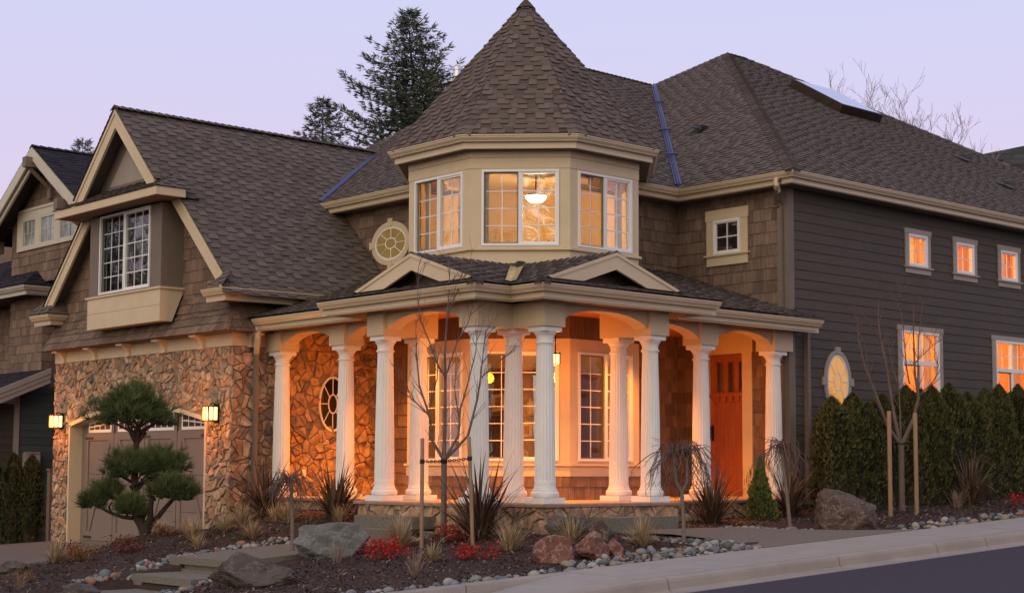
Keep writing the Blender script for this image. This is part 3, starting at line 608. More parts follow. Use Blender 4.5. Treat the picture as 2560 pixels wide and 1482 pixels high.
# ---- windows
def grid_bars(mb, F, u0, u1, v0, v1, nx, ny, n, w_=.009, m=0):
    for i in range(1, nx): c = u0+(u1-u0)*i/nx; mb.box(F, c-w_, c+w_, v0, v1, n, n+.012, m=m)
    for j in range(1, ny): c = v0+(v1-v0)*j/ny; mb.box(F, u0, u1, c-w_, c+w_, n+.0005, n+.0115, m=m)
def ring_box(mb, F, u0, u1, v0, v1, w_, n0, n1, m=0):
    mb.box(F, u0, u0+w_, v0, v1, n0, n1, m=m); mb.box(F, u1-w_, u1, v0, v1, n0, n1, m=m)
    mb.box(F, u0+w_, u1-w_, v0, v0+w_, n0, n1, m=m); mb.box(F, u0+w_, u1-w_, v1-w_, v1, n0, n1, m=m)
def slider(F, u0, u1, v0, v1, nx, ny, pl='pane_dim', pr_='pane', screen=True):
    """white vinyl window: screened left half, clear right half"""
    mb = MB(); ring_box(mb, F, u0, u1, v0, v1, .035, -.07, .028); um = (u0+u1)/2-.01
    mb.box(F, um-.018, um+.022, v0+.035, v1-.035, -.06, .022)
    ring_box(mb, F, um+.022, u1-.035, v0+.035, v1-.035, .028, -.055, .012)
    grid_bars(mb, F, um+.05, u1-.063, v0+.063, v1-.063, nx, ny, -.035)
    grid_bars(mb, F, u0+.06, um-.018, v0+.05, v1-.06, nx, ny, -.052, .007)
    if screen: ring_box(mb, F, u0+.036, um-.018, v0+.036, v1-.036, .02, -.03, -.008, 1)
    o = part('window', mb, [M['vinyl'], M['screen']])
    mb = MB(); mb.poly(rect3(F, um+.05, u1-.063, v0+.063, v1-.063, -.03)); part('pane', mb, M[pr_], o)
    mb = MB(); mb.poly(rect3(F, u0+.05, um-.018, v0+.05, v1-.05, -.047)); part('pane', mb, M[pl], o)
    return o
def fixed(F, u0, u1, v0, v1, nx, ny, pm='pane', depth=-.06):
    mb = MB(); ring_box(mb, F, u0, u1, v0, v1, .04, depth-.01, .03); ring_box(mb, F, u0+.04, u1-.04, v0+.04, v1-.04, .02, depth, .012)
    grid_bars(mb, F, u0+.06, u1-.06, v0+.06, v1-.06, nx, ny, depth+.015)
    o = part('window', mb, M['vinyl']); mb = MB(); mb.poly(rect3(F, u0+.055, u1-.055, v0+.055, v1-.055, depth+.012)); part('pane', mb, M[pm], o); return o
def casing(F, u0, u1, v0, v1, m='trim', w_=.165, top=.19, bot=.20, ear=.02, n=.022):
    mb = MB(); mb.box(F, u0-w_, u0, v0-.01, v1, .0, n); mb.box(F, u1, u1+w_, v0-.01, v1, .0, n)
    mb.box(F, u0-w_-ear, u1+w_+ear, v1, v1+top, .0, n+.008); mb.box(F, u0-w_-ear*2, u1+w_+ear*2, v0-.035, v0-.005, .0, n+.035)
    mb.box(F, u0-w_, u1+w_, v0-bot, v0-.035, .0, n); part('window_casing', mb, M[m])
slider(FA(BX), *WN, 3, 5, 'pane_dark', 'pane_dark')
mb = MB(); F = FA(BX+.55); mb.poly(rect3(F, -10.3, -7.8, 3.5, 5.1)); mb.poly(rect3(FA(BX+.22), -8.95, -8.2, 3.6, 5.1, .0), .3, 1); part('box_window_room', mb, [M['dark'], mat('green_curtain', (.075, .10, .065), (.05, .07, .045), .9, 30, (8, 8, .3), amt=.3)])
F = FA(XW-.018); casing(F, -1.495, -.90, 4.235, 4.833); fixed(FA(XW-.026), -1.495, -.90, 4.235, 4.833, 2, 2, 'pane_dark', -.024)
mb = MB(); mb.poly(rect3(FA(XW-.010), -1.47, -.92, 4.25, 4.82)); part('window_board', mb, M['dark'])
F = FB(YD-.012)
for a, b in SW: casing(F, a, b, 4.22, 4.81, 'trim_grey', .105, .10, .135); fixed(F, a, b, 4.22, 4.81, 2, 2, 'pane_clear')
for a, b in BW:
    casing(F, a, b, 1.6, 3.015, 'trim_grey', .12, .095, .15); m_ = (a+b)/2
    mb = MB(); ring_box(mb, F, a, b, 1.6, 3.015, .04, -.07, .03); mb.box(F, m_-.025, m_+.025, 1.64, 2.975, -.06, .022)
    for u0, u1 in ((a+.04, m_-.025), (m_+.025, b-.04)):
        mb.box(F, u0, u1, 2.40, 2.475, -.06, .018); grid_bars(mb, F, u0, u1, 2.475, 2.975, 2, 2, -.04)
    ring_box(mb, F, a+.042, m_-.025, 1.64, 2.40, .022, -.03, -.005, 1)
    o = part('window', mb, [M['vinyl'], M['screen']]); mb = MB(); mb.poly(rect3(F, a+.03, b-.03, 1.63, 2.985, -.045)); part('pane', mb, M['pane_clear'], o)
# rooms behind the lit windows of the wing
def room(x0, x1, y0, y1, z0, z1, m, name):
    mb = MB(); P = lambda a, b, c: (x1 if a else x0, y1 if b else y0, z1 if c else z0)
    for q in (((0, 1, 0), (1, 1, 0), (1, 1, 1), (0, 1, 1)), ((0, 0, 0), (0, 1, 0), (0, 1, 1), (0, 0, 1)), ((1, 0, 0), (1, 0, 1), (1, 1, 1), (1, 1, 0)), ((0, 0, 0), (1, 0, 0), (1, 1, 0), (0, 1, 0)), ((0, 0, 1), (0, 1, 1), (1, 1, 1), (1, 0, 1))):
        mb.poly([P(*k) for k in q])
    part(name, mb, M[m])
def plight(name, loc, e, col, r=.08):
    l = bpy.data.lights.new(name, 'POINT'); l.energy = e; l.color = col; l.shadow_soft_size = r
    o = bpy.data.objects.new(name, l); COL.objects.link(o); o.location = loc; return o
room(9.2, 14.3, YD+.10, YD+2.0, 3.6, 5.15, 'inorange', 'upper_room'); room(9.0, 14.4, YD+.10, YD+2.0, 1.2, 3.3, 'inorange', 'lower_room')
ORG = (1, .54, .16)
for i, (x, z) in enumerate(((10.3, 4.9), (12.6, 4.9), (10.4, 3.0), (13.0, 3.0))): plight('room_lamp', (x, YD+1.15, z), 62 if z > 4 else 62, ORG, .15)
mb = MB()
for a, b, z0, z1 in ((10.10, 10.30, 4.1, 4.9), (11.70, 11.92, 4.1, 4.9), (13.28, 13.5, 4.1, 4.9), (10.36, 10.62, 1.5, 3.1), (13.5, 13.8, 1.5, 3.1)): mb.poly(rect3(FB(YD+.16), a, b, z0, z1))
part('curtain', mb, M['curtain'])

def oval(F, cu, cv, ga, gb, ca, cb, pm, keys=True, ringm='trim_grey', n=.03, spokes=8, hub=.36, frame_w=.035):
    N = 48; mb = MB()
    def rg(a0, b0, a1, b1, n0, n1, m=0):
        rows = []
        for k in range(N+1):
            t = 2*pi*k/N; c, s = cos(t), sin(t)
            rows.append([F(cu+a1*c, cv+b1*s, n0), F(cu+a1*c, cv+b1*s, n1), F(cu+a0*c, cv+b0*s, n1), F(cu+a0*c, cv+b0*s, n0)])
        mb.grid(rows, .5, m)
    if keys:
        rg(ga+frame_w, gb+frame_w, ca, cb, 0, n)
        for t, h in ((pi/2, cb), (-pi/2, cb), (0, ca), (pi, ca)):
            c, s = cos(t), sin(t)
            q = frame(F(cu, cv, 0), F(-s, c, 0)-F(0, 0, 0), F(c, s, 0)-F(0, 0, 0)); g0 = (gb if abs(s) > .5 else ga)+frame_w+.01
            P = [(-.055, g0), (.055, g0), (.07, h+.055), (-.07, h+.055)]; sg = 1 if (q(0, 0, 1)-q(0, 0, 0)).dot(F(0, 0, 1)-F(0, 0, 0)) > 0 else -1
            f = [q(a, b, sg*(n+.012)) for a, b in P]; b_ = [q(a, b, 0) for a, b in P]; mb.poly(f); mb.grid([[b_[i % 4], f[i % 4]] for i in range(5)])
        o0 = part('round_window_casing', mb, M[ringm]); mb = MB()
    rg(ga, gb, ga+frame_w, gb+frame_w, 0, n-.006); h = hub
    rg(ga*h-.011, gb*h-.011, ga*h+.011, gb*h+.011, .012, .022)
    for k in range(spokes):
        t = 2*pi*k/spokes+(0 if spokes == 8 else .2); c, s = cos(t), sin(t); p = F(cu+ga*h*c, cv+gb*h*s, .016); q = F(cu+ga*c, cv+gb*s, .016)
        mb.tube([p, q], .0095, 4)
    o = part('round_window', mb, M['white'])
    mb = MB(); mb.poly([F(cu+ga*1.01*cos(2*pi*k/N), cv+gb*1.01*sin(2*pi*k/N), .008) for k in range(N)]); part('pane', mb, M[pm], o)
AMB = M['amber_dim'] = glow('dim_amber_glass', (.62, .40, .11), .30); M['amber_lit'] = glow('lit_amber_glass', (1.0, .56, .13), .66)
for k_ in ('amber_dim', 'amber_lit', 'dark'):
    p = M[k_].node_tree.nodes['Principled BSDF']; p.inputs['Roughness'].default_value = .05 if k_ != 'dark' else .6
M['dark_pane'] = mat('black_glass', (.012, .013, .012), None, .04, 3, amt=.2, spec=.6)
def noise_glow(m, c0, c1, sc):
    nt = m.node_tree; p = nt.nodes['Principled BSDF']; no = nd(nt, 'ShaderNodeTexNoise', i_Scale=sc); tc = nd(nt, 'ShaderNodeTexCoord'); nt.links.new(tc.outputs['Object'], no.inputs['Vector'])
    mx = nd(nt, 'ShaderNodeMix', data_type='RGBA'); nt.links.new(no.outputs[0], mx.inputs[0]); mx.inputs[6].default_value = (*c0, 1); mx.inputs[7].default_value = (*c1, 1)
    mx.clamp_factor = True; nt.links.new(mx.outputs[2], p.inputs['Emission Color']); p.inputs['Base Color'].default_value = (.1, .08, .05, 1)
noise_glow(M['amber_lit'], (.90, .30, .03), (1.0, .50, .09), 5); noise_glow(M['amber_dim'], (.38, .20, .02), (.75, .42, .08), 4)
M['wavy_reflect'] = mat('painted_reflect_glass', (.03, .04, .04), (.42, .47, .46), .12, 3.2, (1, 2.2, .7), amt=.3, tint=False, spec=.6, detail=1)  # wavy reflections painted into the pane colour as dark-to-pale noise
oval(FA(T2-.022), -5.936, 4.541, .425, .268, .560, .400, 'amber_dim', True, 'trim', .03)
oval(FB(6.10-.035), OV[0], OV[1], .262, .448, 0, 0, 'dark_pane', False)
oval(FB(YD-.014), 7.442, 1.995, .272, .435, .385, .545, 'amber_lit', True, 'trim_grey', .03)

# ---- turret
TX, TY, TR, TG = 2.776, 2.785, 1.875, 2.219
def TF(k, r=TR):
    a = R(225+45*k); n = V((cos(a), sin(a), 0)); return frame(V((TX, TY, 0))+n*r, (-sin(a), cos(a), 0))
HW = TR*math.tan(pi/8); mb = MB()
for k in (-3, -2, -1, 0, 1, 2, 3):
    F = TF(k); hol = [(-.60, .60, 3.94, 5.138)] if abs(k) < 2 else []
    for r in minus(-HW, HW, 3.4, 5.47, hol): mb.box(F, r[0], r[1], r[2], r[3], -.11, 0.)
part('turret_wall', mb, M['trim'])
for z0, z1, n in ((5.16, 5.325, .010), (5.333, 5.46, .016), (3.868, 3.905, .05), (3.905, 3.916, .02)):
    mb = MB()
    for k in (-2, -1, 0, 1, 2):
        F = TF(k); h = (TR+n)*math.tan(pi/8); mb.box(F, -h, h, z0, z1, .0005, n)
    part('turret_trim', mb, M['trim'])
mb = MB()
for k in (-1, 0, 1): F = TF(k); mb.box(F, -.70, .70, 3.905, 3.932, .001, .03)
part('turret_sill', mb, M['trim'])
for k in (-1, 0, 1): slider(TF(k), -.605, .605, 3.94, 5.138, 2, 4)
mb = MB(); oc = lambda r, z: [(TX+r/cos(pi/8)*cos(R(225-22.5+45*k)), TY+r/cos(pi/8)*sin(R(225-22.5+45*k)), z) for k in range(8)]
a, b = oc(TR-.12, 3.55), oc(TR-.12, 5.42)
for k in range(1, 9):
    i, j = (k+1) % 8, (k+2) % 8
    if k in (1, 2, 3, 4, 5) : mb.poly([a[i], a[j], b[j], b[i]])
mb.poly(a, .9); mb.poly(b[::-1], .0)
part('turret_room', mb, M['inwall'])
mb = MB()                                                               # curtains and a dresser inside
for k, u0, u1 in ((-1, .25, .58), (-1, -.58, -.50), (1, .42, .60), (0, -.58, -.50)): 
    F = TF(k, TR-.2); n = 8; rows = [[F(u0+(u1-u0)*i/n, z, .02*sin(i*2.3)) for z in (3.75, 5.3)] for i in range(n+1)]; mb.grid(rows, .3)
part('curtain', mb, mat('pale_curtain', (.84, .76, .55), (.7, .62, .44), .9, 12, (8, 8, .2), amt=.15))
mb = MB(); sweep(mb, oc(TG, 5.63)[5:]+oc(TG, 5.63)[:5], GUT, endcaps=False); part('turret_gutter', mb, M['gutter'])
mb = MB(); o1, o2 = oc(TG-.13, 5.44), oc(TR-.05, 5.44)
for k in range(8): mb.poly([o1[k], o1[(k+1) % 8], o2[(k+1) % 8], o2[k]][::-1])
part('turret_soffit', mb, M['soffit'])
mb = MB(); e_ = oc(TG-.03, 5.635); tip = (TX, TY, 8.40)
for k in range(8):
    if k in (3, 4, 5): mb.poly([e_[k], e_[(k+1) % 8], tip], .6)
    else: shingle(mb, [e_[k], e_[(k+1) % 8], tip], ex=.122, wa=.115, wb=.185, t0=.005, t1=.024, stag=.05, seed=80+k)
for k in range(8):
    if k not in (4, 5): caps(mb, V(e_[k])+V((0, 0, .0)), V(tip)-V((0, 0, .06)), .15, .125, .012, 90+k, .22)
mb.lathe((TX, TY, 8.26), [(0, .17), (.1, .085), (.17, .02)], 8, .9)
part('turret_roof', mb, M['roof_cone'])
# lower bay
mb = MB()
for k in (-2, -1, 0, 1, 2):
    F = TF(k); c = -.13 if False else 0
    hol = [(-.60, .60, .60, 2.29)] if abs(k) < 2 else []
    for r in minus(-HW, HW, .50, 2.49, hol): mb.box(F, r[0], r[1], r[2], r[3], -.11, 0.)
    mb.box(F, -HW, HW, .365, .50, -.1, .012); mb.box(F, -HW-.02, HW+.02, .525, .56, .0005, .05)
part('bay_wall', mb, M['trim'])
mb = MB()
for k in (-2, -1, 0, 1, 2):
    F = TF(k); shakes(mb, F, (-HW, HW, -.02, .365), 70+k)
part('bay_skirt', mb, M['shake'])
mb = MB()
for k in (-2, -1, 0, 1, 2): mb.box(TF(k), -HW, HW, 2.49, 2.86, -.1, .004, 1.)
part('bay_head', mb, M['shake'])
for k in (-1, 0, 1): slider(TF(k), -.605, .605, .60, 2.29, 2, 6)
mb = MB(); a, b = oc(TR-.12, .02), oc(TR-.12, 2.75)
for k in (1, 2, 3, 4, 5): i, j = (k+1) % 8, (k+2) % 8; mb.poly([a[i], a[j], b[j], b[i]])
mb.poly(a, .9); mb.poly(b[::-1]); part('study_room', mb, M['inwall'])
plight('study_lamp', (TX+.1, TY+.1, 2.55), 26, (1, .52, .2), .2)
plight('bedroom_lamp', (TX+.13, TY-.12, 4.80), 82, (1, .66, .30), .12)
PL = empty('ceiling_lamp', (TX+.13, TY-.12, 5.40), 'glowing bowl lamp hanging in the upstairs turret room', 'lamp')
mb = MB(); mb.lathe((0, 0, -.46), [(0, .02), (.02, .12), (.07, .17), (.11, .185)], 24); mb.build('lamp_bowl', M['bowl'], PL, True)
mb = MB(); mb.lathe((0, 0, -.355), [(0, .192), (.02, .192)], 24); mb.tube([(0, 0, -.34), (0, 0, 0)], .012, 8)
mb.build('lamp_stem', M['bronze'], PL)
F = frame(V((TX, TY, 0))+V((.7071, .7071, 0))*.9, V((.7071, -.7071, 0)))
DR = empty('dresser', F(-.2, 3.56, 0), 'dark dresser inside the lit turret room', 'dresser'); mb = MB(); mb.box(F, -.75, .15, 3.56, 4.32, -.5, 0); mb.box(F, -.78, .18, 4.32, 4.36, -.52, .02)
k_ = mb.build('cabinet', M['shelfwood'], DR, loc=F(-.2, 3.56, 0)); k_.location = (0, 0, 0)
for j in range(3): mb = MB(); mb.box(F, -.70, .10, 3.62+.23*j, 3.82+.23*j, .001, .02); k_ = mb.build('drawer', M['shelfwood'], DR, loc=F(-.2, 3.56, 0)); k_.location = (0, 0, 0)
HP = empty('house_plant', F(.45, 3.56, .3), 'leafy house plant behind the middle turret window', 'house plant'); mb = MB(); mb.lathe((0, 0, 0), [(0, .13), (.3, .17), (.32, .15)], 16); mb.build('pot', M['shelfwood'], HP); mb = MB(); r = random.Random(12)
for i in range(70): blade(mb, (0, 0, .3), r.uniform(0, 6.3), r.uniform(.1, .7), r.uniform(.4, .75), .028, r.uniform(.4, 1.6), r.random(), 5)
mb.build('leaves', M['arb'], HP)
# bookshelf and what stands on it
F = TF(4, -1.05+0); F = frame(V((TX, TY, 0))+V((.7071, .7071, 0))*.95, V((.7071, -.7071, 0)))
BS = empty('bookshelf', F(0, 0, -.12), 'dark wooden bookshelf seen through the downstairs bay window', 'bookshelf')
mb = MB(); Z = [.08, .55, .98, 1.42, 1.84, 2.2]
for z in Z: mb.box(F, -.85, .85, z-.018, z+.018, -.3, -.02)
for u in (-.86, -.30, .28, .85): mb.box(F, u-.018, u+.018, .02, 2.24, -.305, -.015)
mb.box(F, -.87, .87, .02, 2.24, -.32, -.306, .9); mb.build('shelf_boards', M['shelfwood'], BS, loc=F(0, 0, -.12)).location = (0, 0, 0)
r = random.Random(4)
for u, z, n in ((.42, .57, 7), (.45, 1.0, 5), (-.15, .57, 4), (-.7, .1, 6), (.0, 1.44, 3)):
    x = u
    for i in range(n):
        h, w_ = r.uniform(.18, .30), r.uniform(.025, .05); mb = MB(); mb.box(F, x, x+w_, z, z+h, -.2, -.04, r.random()); x += w_+.003
        tag(mb.build('book', M['paper'], loc=F(x, z, -.1)), 'cloth-bound book standing on the bookshelf behind the bay window', 'book', 'books on the bay window bookshelf')
for lab, u, z, s in (('tilted pale-mounted picture on the bookshelf, seen through the left of the bay window', -.62, 1.44, .30), ('small pale picture on the bookshelf between the middle porch columns', -.1, 1.0, .24)):
    q = frame(F(u, z+.02, -.10), F(1, 0, 0)-F(0, 0, 0)+V((0, 0, .14)), V((0, 0, 1))); o = empty('framed_picture', q(0, 0), lab, 'picture')
    mb = MB(); mb.box(q, 0, s*.75, 0, s, -.02, .0, .2); mb.build('picture_mount', M['picture'], o, loc=q(0, 0)).location = (0, 0, 0)
    mb = MB(); mb.box(q, s*.2, s*.55, s*.2, s*.8, .001, .004, .9); mb.build('print', M['shelfwood'], o, loc=q(0, 0)).location = (0, 0, 0)

# ---- porch
P_, L_, M1, N1 = .649, 2.134, 1.878, 1.824
mir = lambda pts: [(p[1], p[0], *p[2:]) for p in pts][::-1]
half = [(-.30, 6.08), (-.30, 2.44), (-.95, 2.44), (-.95, -.30), (-.30, -.30)]
outl = half+[(-.30, -.95), (2.44, -.95), (2.44, -.30), (6.12, -.30)]
mb = MB(); full = outl+[(6.12, 2.40), (2.40, 2.40), (2.40, 6.08)]
mb.poly([(x, y, 0) for x, y in full]); part('porch_floor', mb, M['floor'])
mb = MB(); sweep(mb, [(x, y, 0) for x, y in outl], [(-.25, .002), (.02, .002), (.028, -.012), (.02, -.045), (-.06, -.045)]); part('porch_edge', mb, M['cap'])
mb = MB(); sd = 300
for F, a, b in ((FA(-.265), -6.1, -2.40), (FA(-.915), -2.405, .265), (FA(-.265), .265, .915), (FB(-.265), -.915, -.265), (FB(-.915), -.265, 2.405), (FB(-.265), 2.40, 6.13)):
    sd += 1; stones(mb, F, (a, b, -.75, -.047), lambda u, v: True, 26, sd, t=.03); mb.poly(rect3(F, a, b, -.8, -.047), .5, 1)
mb.poly([(-.915, 2.405, -.8), (-.265, 2.405, -.8), (-.265, 2.405, -.047), (-.915, 2.405, -.047)], .5, 1); mb.poly([(2.405, -.915, -.8), (2.405, -.265, -.8), (2.405, -.265, -.047), (2.405, -.915, -.047)], .5, 1)
part('porch_base', mb, [M['stone'], M['mortar']])
SHAFT = [(.235+.0, .150), (.30, .1495), (.31, .1495)]
def column(x, y, label=None):
    mb = MB(); pat = [0, .0055, .0085, .0055]
    def fl(z, r, k):
        f = min(1, max(0, (z-.29)/.03), max(0, (2.19-z)/.03)); f = max(0, min(1, f)); return r-pat[k % 4]*f
    prof = [(.24, .149), (.288, .148), (.293, .148), (.325, .148)]+[(.325+(2.155-.325)*t, .148-.030*t**1.5) for t in (.2, .4, .6, .8, 1)]+[(2.19, .1175), (2.2, .1175)]
    mb.lathe((x, y, 0), prof, 80, .5, 0, fl); o = part('column', mb, M['white'], label=label)
    mb = MB(); mb.box(W3, x-.2, x+.2, y-.2, y+.2, .003, .082)
    mb.lathe((x, y, .082), [(0, .17)]+[(.045-.045*cos(t*pi/8), .165+.032*sin(t*pi/8)) for t in range(9)]+[(.095, .168), (.108, .168), (.12, .158), (.158, .150)], 40); part('column_base', mb, M['white'], o)
    mb = MB(); mb.lathe((x, y, 2.2), [(0, .118), (.004, .134), (.018, .138), (.032, .134), (.036, .119), (.095, .119), (.1, .128), (.115, .128), (.13, .140), (.155, .158), (.172, .160)], 40); mb.box(W3, x-.166, x+.166, y-.166, y+.166, 2.372, 2.438); part('capital', mb, M['white'], o)
CA = [(-P_, 0), (-P_, L_), (0, L_), (0, L_+M1), (0, L_+M1+N1)]
for x, y in CA+[(0, 0)]+[(b, a) for a, b in CA]: column(x, y)
mb = MB(); ZT = 2.87
def bbox(x0, x1, y0, y1, z0=2.44, z1=ZT): mb = MB(); mb.box(W3, x0, x1, y0, y1, z0, z1); part('beam_block', mb, M['trim'])
for mm in (0, 1):
    f = (lambda a, b, c, d: bbox(a, b, c, d)) if mm == 0 else (lambda a, b, c, d: bbox(c, d, a, b))
    f(-P_-.2, .2, L_-.2, L_+.2); f(-.2, .2, L_+M1-.2, L_+M1+.2); f(-.2, .2, L_+M1+N1-.2, 6.075 if mm == 0 else 6.12); f(-P_-.2, -.2, -.2, .2)
bbox(-.2, .2, -.2, .2)
def arch_beam(F, u0, u1, th=.26):
    mb = MB(); n = 22; rows = []
    for i in range(n+1):
        u = u0+(u1-u0)*i/n; s = (u-(u0+u1)/2)/((u1-u0)/2); z = 2.462+.258*sqrt(max(0, 1-(s*.97)**2))-.0
        rows.append([F(u, ZT, 0), F(u, z, 0), F(u, z, -th), F(u, ZT, -th)])
    mb.grid(rows); part('arched_beam', mb, M['trim'])
arch_beam(FA(-P_-.13), -L_+.2, -.2); arch_beam(FA(-.13), -L_-M1+.2, -L_-.2); arch_beam(FA(-.13), -L_-M1-N1+.2, -L_-M1-.2)
arch_beam(FB(-P_-.13), .2, L_-.2); arch_beam(FB(-.13), L_+.2, L_+M1-.2); arch_beam(FB(-.13), L_+M1+.2, L_+M1+N1-.2)
mb = MB()
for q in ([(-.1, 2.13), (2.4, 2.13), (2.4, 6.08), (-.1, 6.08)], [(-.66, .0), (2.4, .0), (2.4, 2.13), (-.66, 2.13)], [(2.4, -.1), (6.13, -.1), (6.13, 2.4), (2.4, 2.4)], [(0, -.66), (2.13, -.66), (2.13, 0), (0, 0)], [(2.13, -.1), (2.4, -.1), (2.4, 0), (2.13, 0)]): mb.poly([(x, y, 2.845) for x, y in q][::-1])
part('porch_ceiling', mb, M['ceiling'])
mb = MB()
for q in ([(-.55, 2.4), (-.12, 2.4), (-.12, 6.0), (-.55, 6.0)], [(-1.19, -.55), (-.76, -.55), (-.76, 2.93), (-1.19, 2.93)], [(-.76, 2.3), (-.55, 2.3), (-.55, 2.93), (-.76, 2.93)], [(-.76, -.55), (-.1, -.55), (-.1, -.19), (-.76, -.19)]):
    mb.poly([(x, y, 2.778) for x, y in q][::-1]); mb.poly([(y, x, 2.778) for x, y in q])
mb.poly([(6.0, -.55, 2.778), (6.3, -.55, 2.778), (6.3, -.12, 2.778), (6.0, -.12, 2.778)][::-1])
part('porch_soffit', mb, M['soffit'])
f = lambda t: 2.985+.333*(t+.66)
mb = MB(); kp = dict(ex=.125, wa=.15, wb=.20, t0=.004, t1=.020, stag=.04)
A1 = [(x, y, f(x)) for x, y in ((-.66, 5.98), (-.66, 2.44), (.9, .9), (2.4, 2.4), (2.4, 6.0))]
A2 = [(-1.17, 2.44, f(-.64)), (-1.17, .9, f(.9)), (.9, .9, f(.9)), (-.66, 2.44, f(-.64))]
A3 = [(-1.17, .9, f(.9)), (-1.17, -.50, f(-.50)), (-1.09, -.66, f(-.66)), (-.66, -.66, f(-.66)), (.9, .9, f(.9))]
A4 = [(-1.30, 3.03, 2.985), (-1.30, -.66, 2.985), (-1.08, -.44, 3.055), (-1.08, 3.03, 3.055)]
A5 = [(-1.30, -.66, 2.985), (-1.09, -.66, 2.985), (-1.08, -.44, 3.056)]
A6 = [(-1.08, 3.03, 3.058), (-1.08, 2.2, 3.058), (-.40, 2.2, 3.072), (-.42, 3.03, 3.062)]
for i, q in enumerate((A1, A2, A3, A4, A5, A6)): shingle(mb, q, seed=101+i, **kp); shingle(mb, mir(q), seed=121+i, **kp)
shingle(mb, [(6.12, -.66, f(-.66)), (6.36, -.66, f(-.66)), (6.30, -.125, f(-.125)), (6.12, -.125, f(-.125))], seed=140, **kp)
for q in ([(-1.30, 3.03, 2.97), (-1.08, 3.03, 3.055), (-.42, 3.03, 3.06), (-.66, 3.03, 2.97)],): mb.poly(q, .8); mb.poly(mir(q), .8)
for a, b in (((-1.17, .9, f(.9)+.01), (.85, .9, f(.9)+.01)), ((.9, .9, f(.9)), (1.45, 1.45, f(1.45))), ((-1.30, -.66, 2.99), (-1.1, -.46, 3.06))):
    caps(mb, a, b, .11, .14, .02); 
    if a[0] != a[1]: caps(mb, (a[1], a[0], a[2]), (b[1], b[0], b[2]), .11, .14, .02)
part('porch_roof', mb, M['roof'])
mb = MB(); p, q = V((-.60, -.60, f(-.60)+.03)), V((.62, .62, f(.62)+.035)); s = V((.7071, -.7071, 0))
for sg in (-1, 1): mb.poly([p, p+s*sg*.075+V((0, 0, .02)), q+s*sg*.10+V((0, 0, .025)), q])
part('roof_valley', mb, M['gold'])
mb = MB(); sweep(mb, [(-1.293, 3.015, 2.962), (-1.293, -.644, 2.962), (-.644, -.644, 2.962), (-.644, -1.293, 2.962), (3.015, -1.293, 2.962)], GUT)
mb.box(W3, -1.16, -.5, 2.90, 2.93, 2.765, 2.96); mb.box(W3, 2.90, 2.93, -1.16, -.5, 2.765, 2.96); part('porch_gutter', mb, M['gutter'])
for pth in ([(-.644, 5.83, 2.958), (-.644, 2.94, 2.958)], [(2.94, -.644, 2.958), (6.39, -.644, 2.95)]):
    mb = MB(); sweep(mb, pth, GUT); part('porch_gutter', mb, M['gutter'])
for mm in (0, 1):
    mb = MB(); mb2 = MB()
    g = (lambda q: q) if mm == 0 else mir
    for q in ([(2.20, 3.06), (.90, 3.495), (.90, 3.275), (1.53, 3.06)], [(.90, 3.495), (-.41, 3.055), (.25, 3.06), (.90, 3.275)]):
        fr = [(-1.16, y, z) for y, z in q]; bk = [(-1.115, y, z) for y, z in q]; mb.poly(g(fr)); mb.poly(g(bk)[::-1]); mb.grid([[g(fr)[i % 4], g(bk)[i % 4]] for i in range(5)])
    for q in ([(2.22, 3.075), (.90, 3.517), (.90, 3.467), (2.14, 3.052)], [(.90, 3.517), (-.43, 3.071), (-.35, 3.05), (.90, 3.467)]): 
        fr = [(-1.175, y, z) for y, z in q]; bk = [(-1.16, y, z) for y, z in q]; mb.poly(g(fr)); mb.grid([[g(fr)[i % 4], g(bk)[i % 4]] for i in range(5)])
    mb2.poly(g([(-.80, 2.1, 3.02), (-.80, -.3, 3.02), (-.80, .9, 3.46)]))
    part('gable_board', mb, M['trim']); part('gable_recess', mb2, M['trim_brown'])
# concrete porch steps belong to the porch
for mm, (y0, y1) in ((0, (.58, 1.92)), (1, (.60, 1.95))):
    for i, (d, z) in enumerate(((.42, -.19), (.80, -.36))):
        mb = MB(); h = .17 if i == 0 else .35
        q = (-.93-d, -.93-(.42*i-.001*i) if i else -.925, y0, y1)
        mb.box(W3, *(q if mm == 0 else (y0, y1, q[0], q[1])), z-h-.3*i, z); part('porch_step', mb, M['aggr'])
# ---- front door
mb = MB(); F = FA(XW+.05); u0, u1, v0, v1 = DOOR
for r in minus(u0, u1, v0, v1, [(-1.53, -1.376, 1.82, 2.34), (-1.275, -1.125, 1.82, 2.34), (-1.026, -.872-.03, 1.82, 2.34)]): mb.box(F, r[0], r[1], r[2], r[3], -.04, 0.)
for a, b in ((u0, u0+.115), (u1-.115, u1)): mb.box(F, a, b, v0, 1.80, .0005, .012)
mb.box(F, u0+.115, u1-.115, v0, .22, .0005, .012); mb.box(F, u0-.0, u1, 1.74, 1.80, .0125, .05)
for k in range(4): c = u0+.16+k*(u1-u0-.32)/3; mb.box(F, c-.05, c+.05, 1.65, 1.74, .0125, .036)
for k in (-1.43, -1.268, -1.105): mb.box(F, k-.004, k+.004, .22, 1.64, .0004, .001, 1.)
o = part('front_door', mb, M['door_wood'])
mb = MB()
for a, b in ((-1.53, -1.376), (-1.275, -1.125), (-1.026, -.902)): mb.poly(rect3(F, a, b, 1.82, 2.34, -.02))
part('pane', mb, M['pane_door'], o)
mb = MB(); mb.lathe((XW-.02, 1.60, 1.02), [(0, .03), (.02, .035), (.08, .02), (.16, .012), (.18, .03), (.21, .03)], 10); mb.box(F, -1.625, -1.58, .98, 1.25, .012, .03); part('door_handle', mb, M['bronze'], o)
mb = MB(); F = FA(XW-.018)
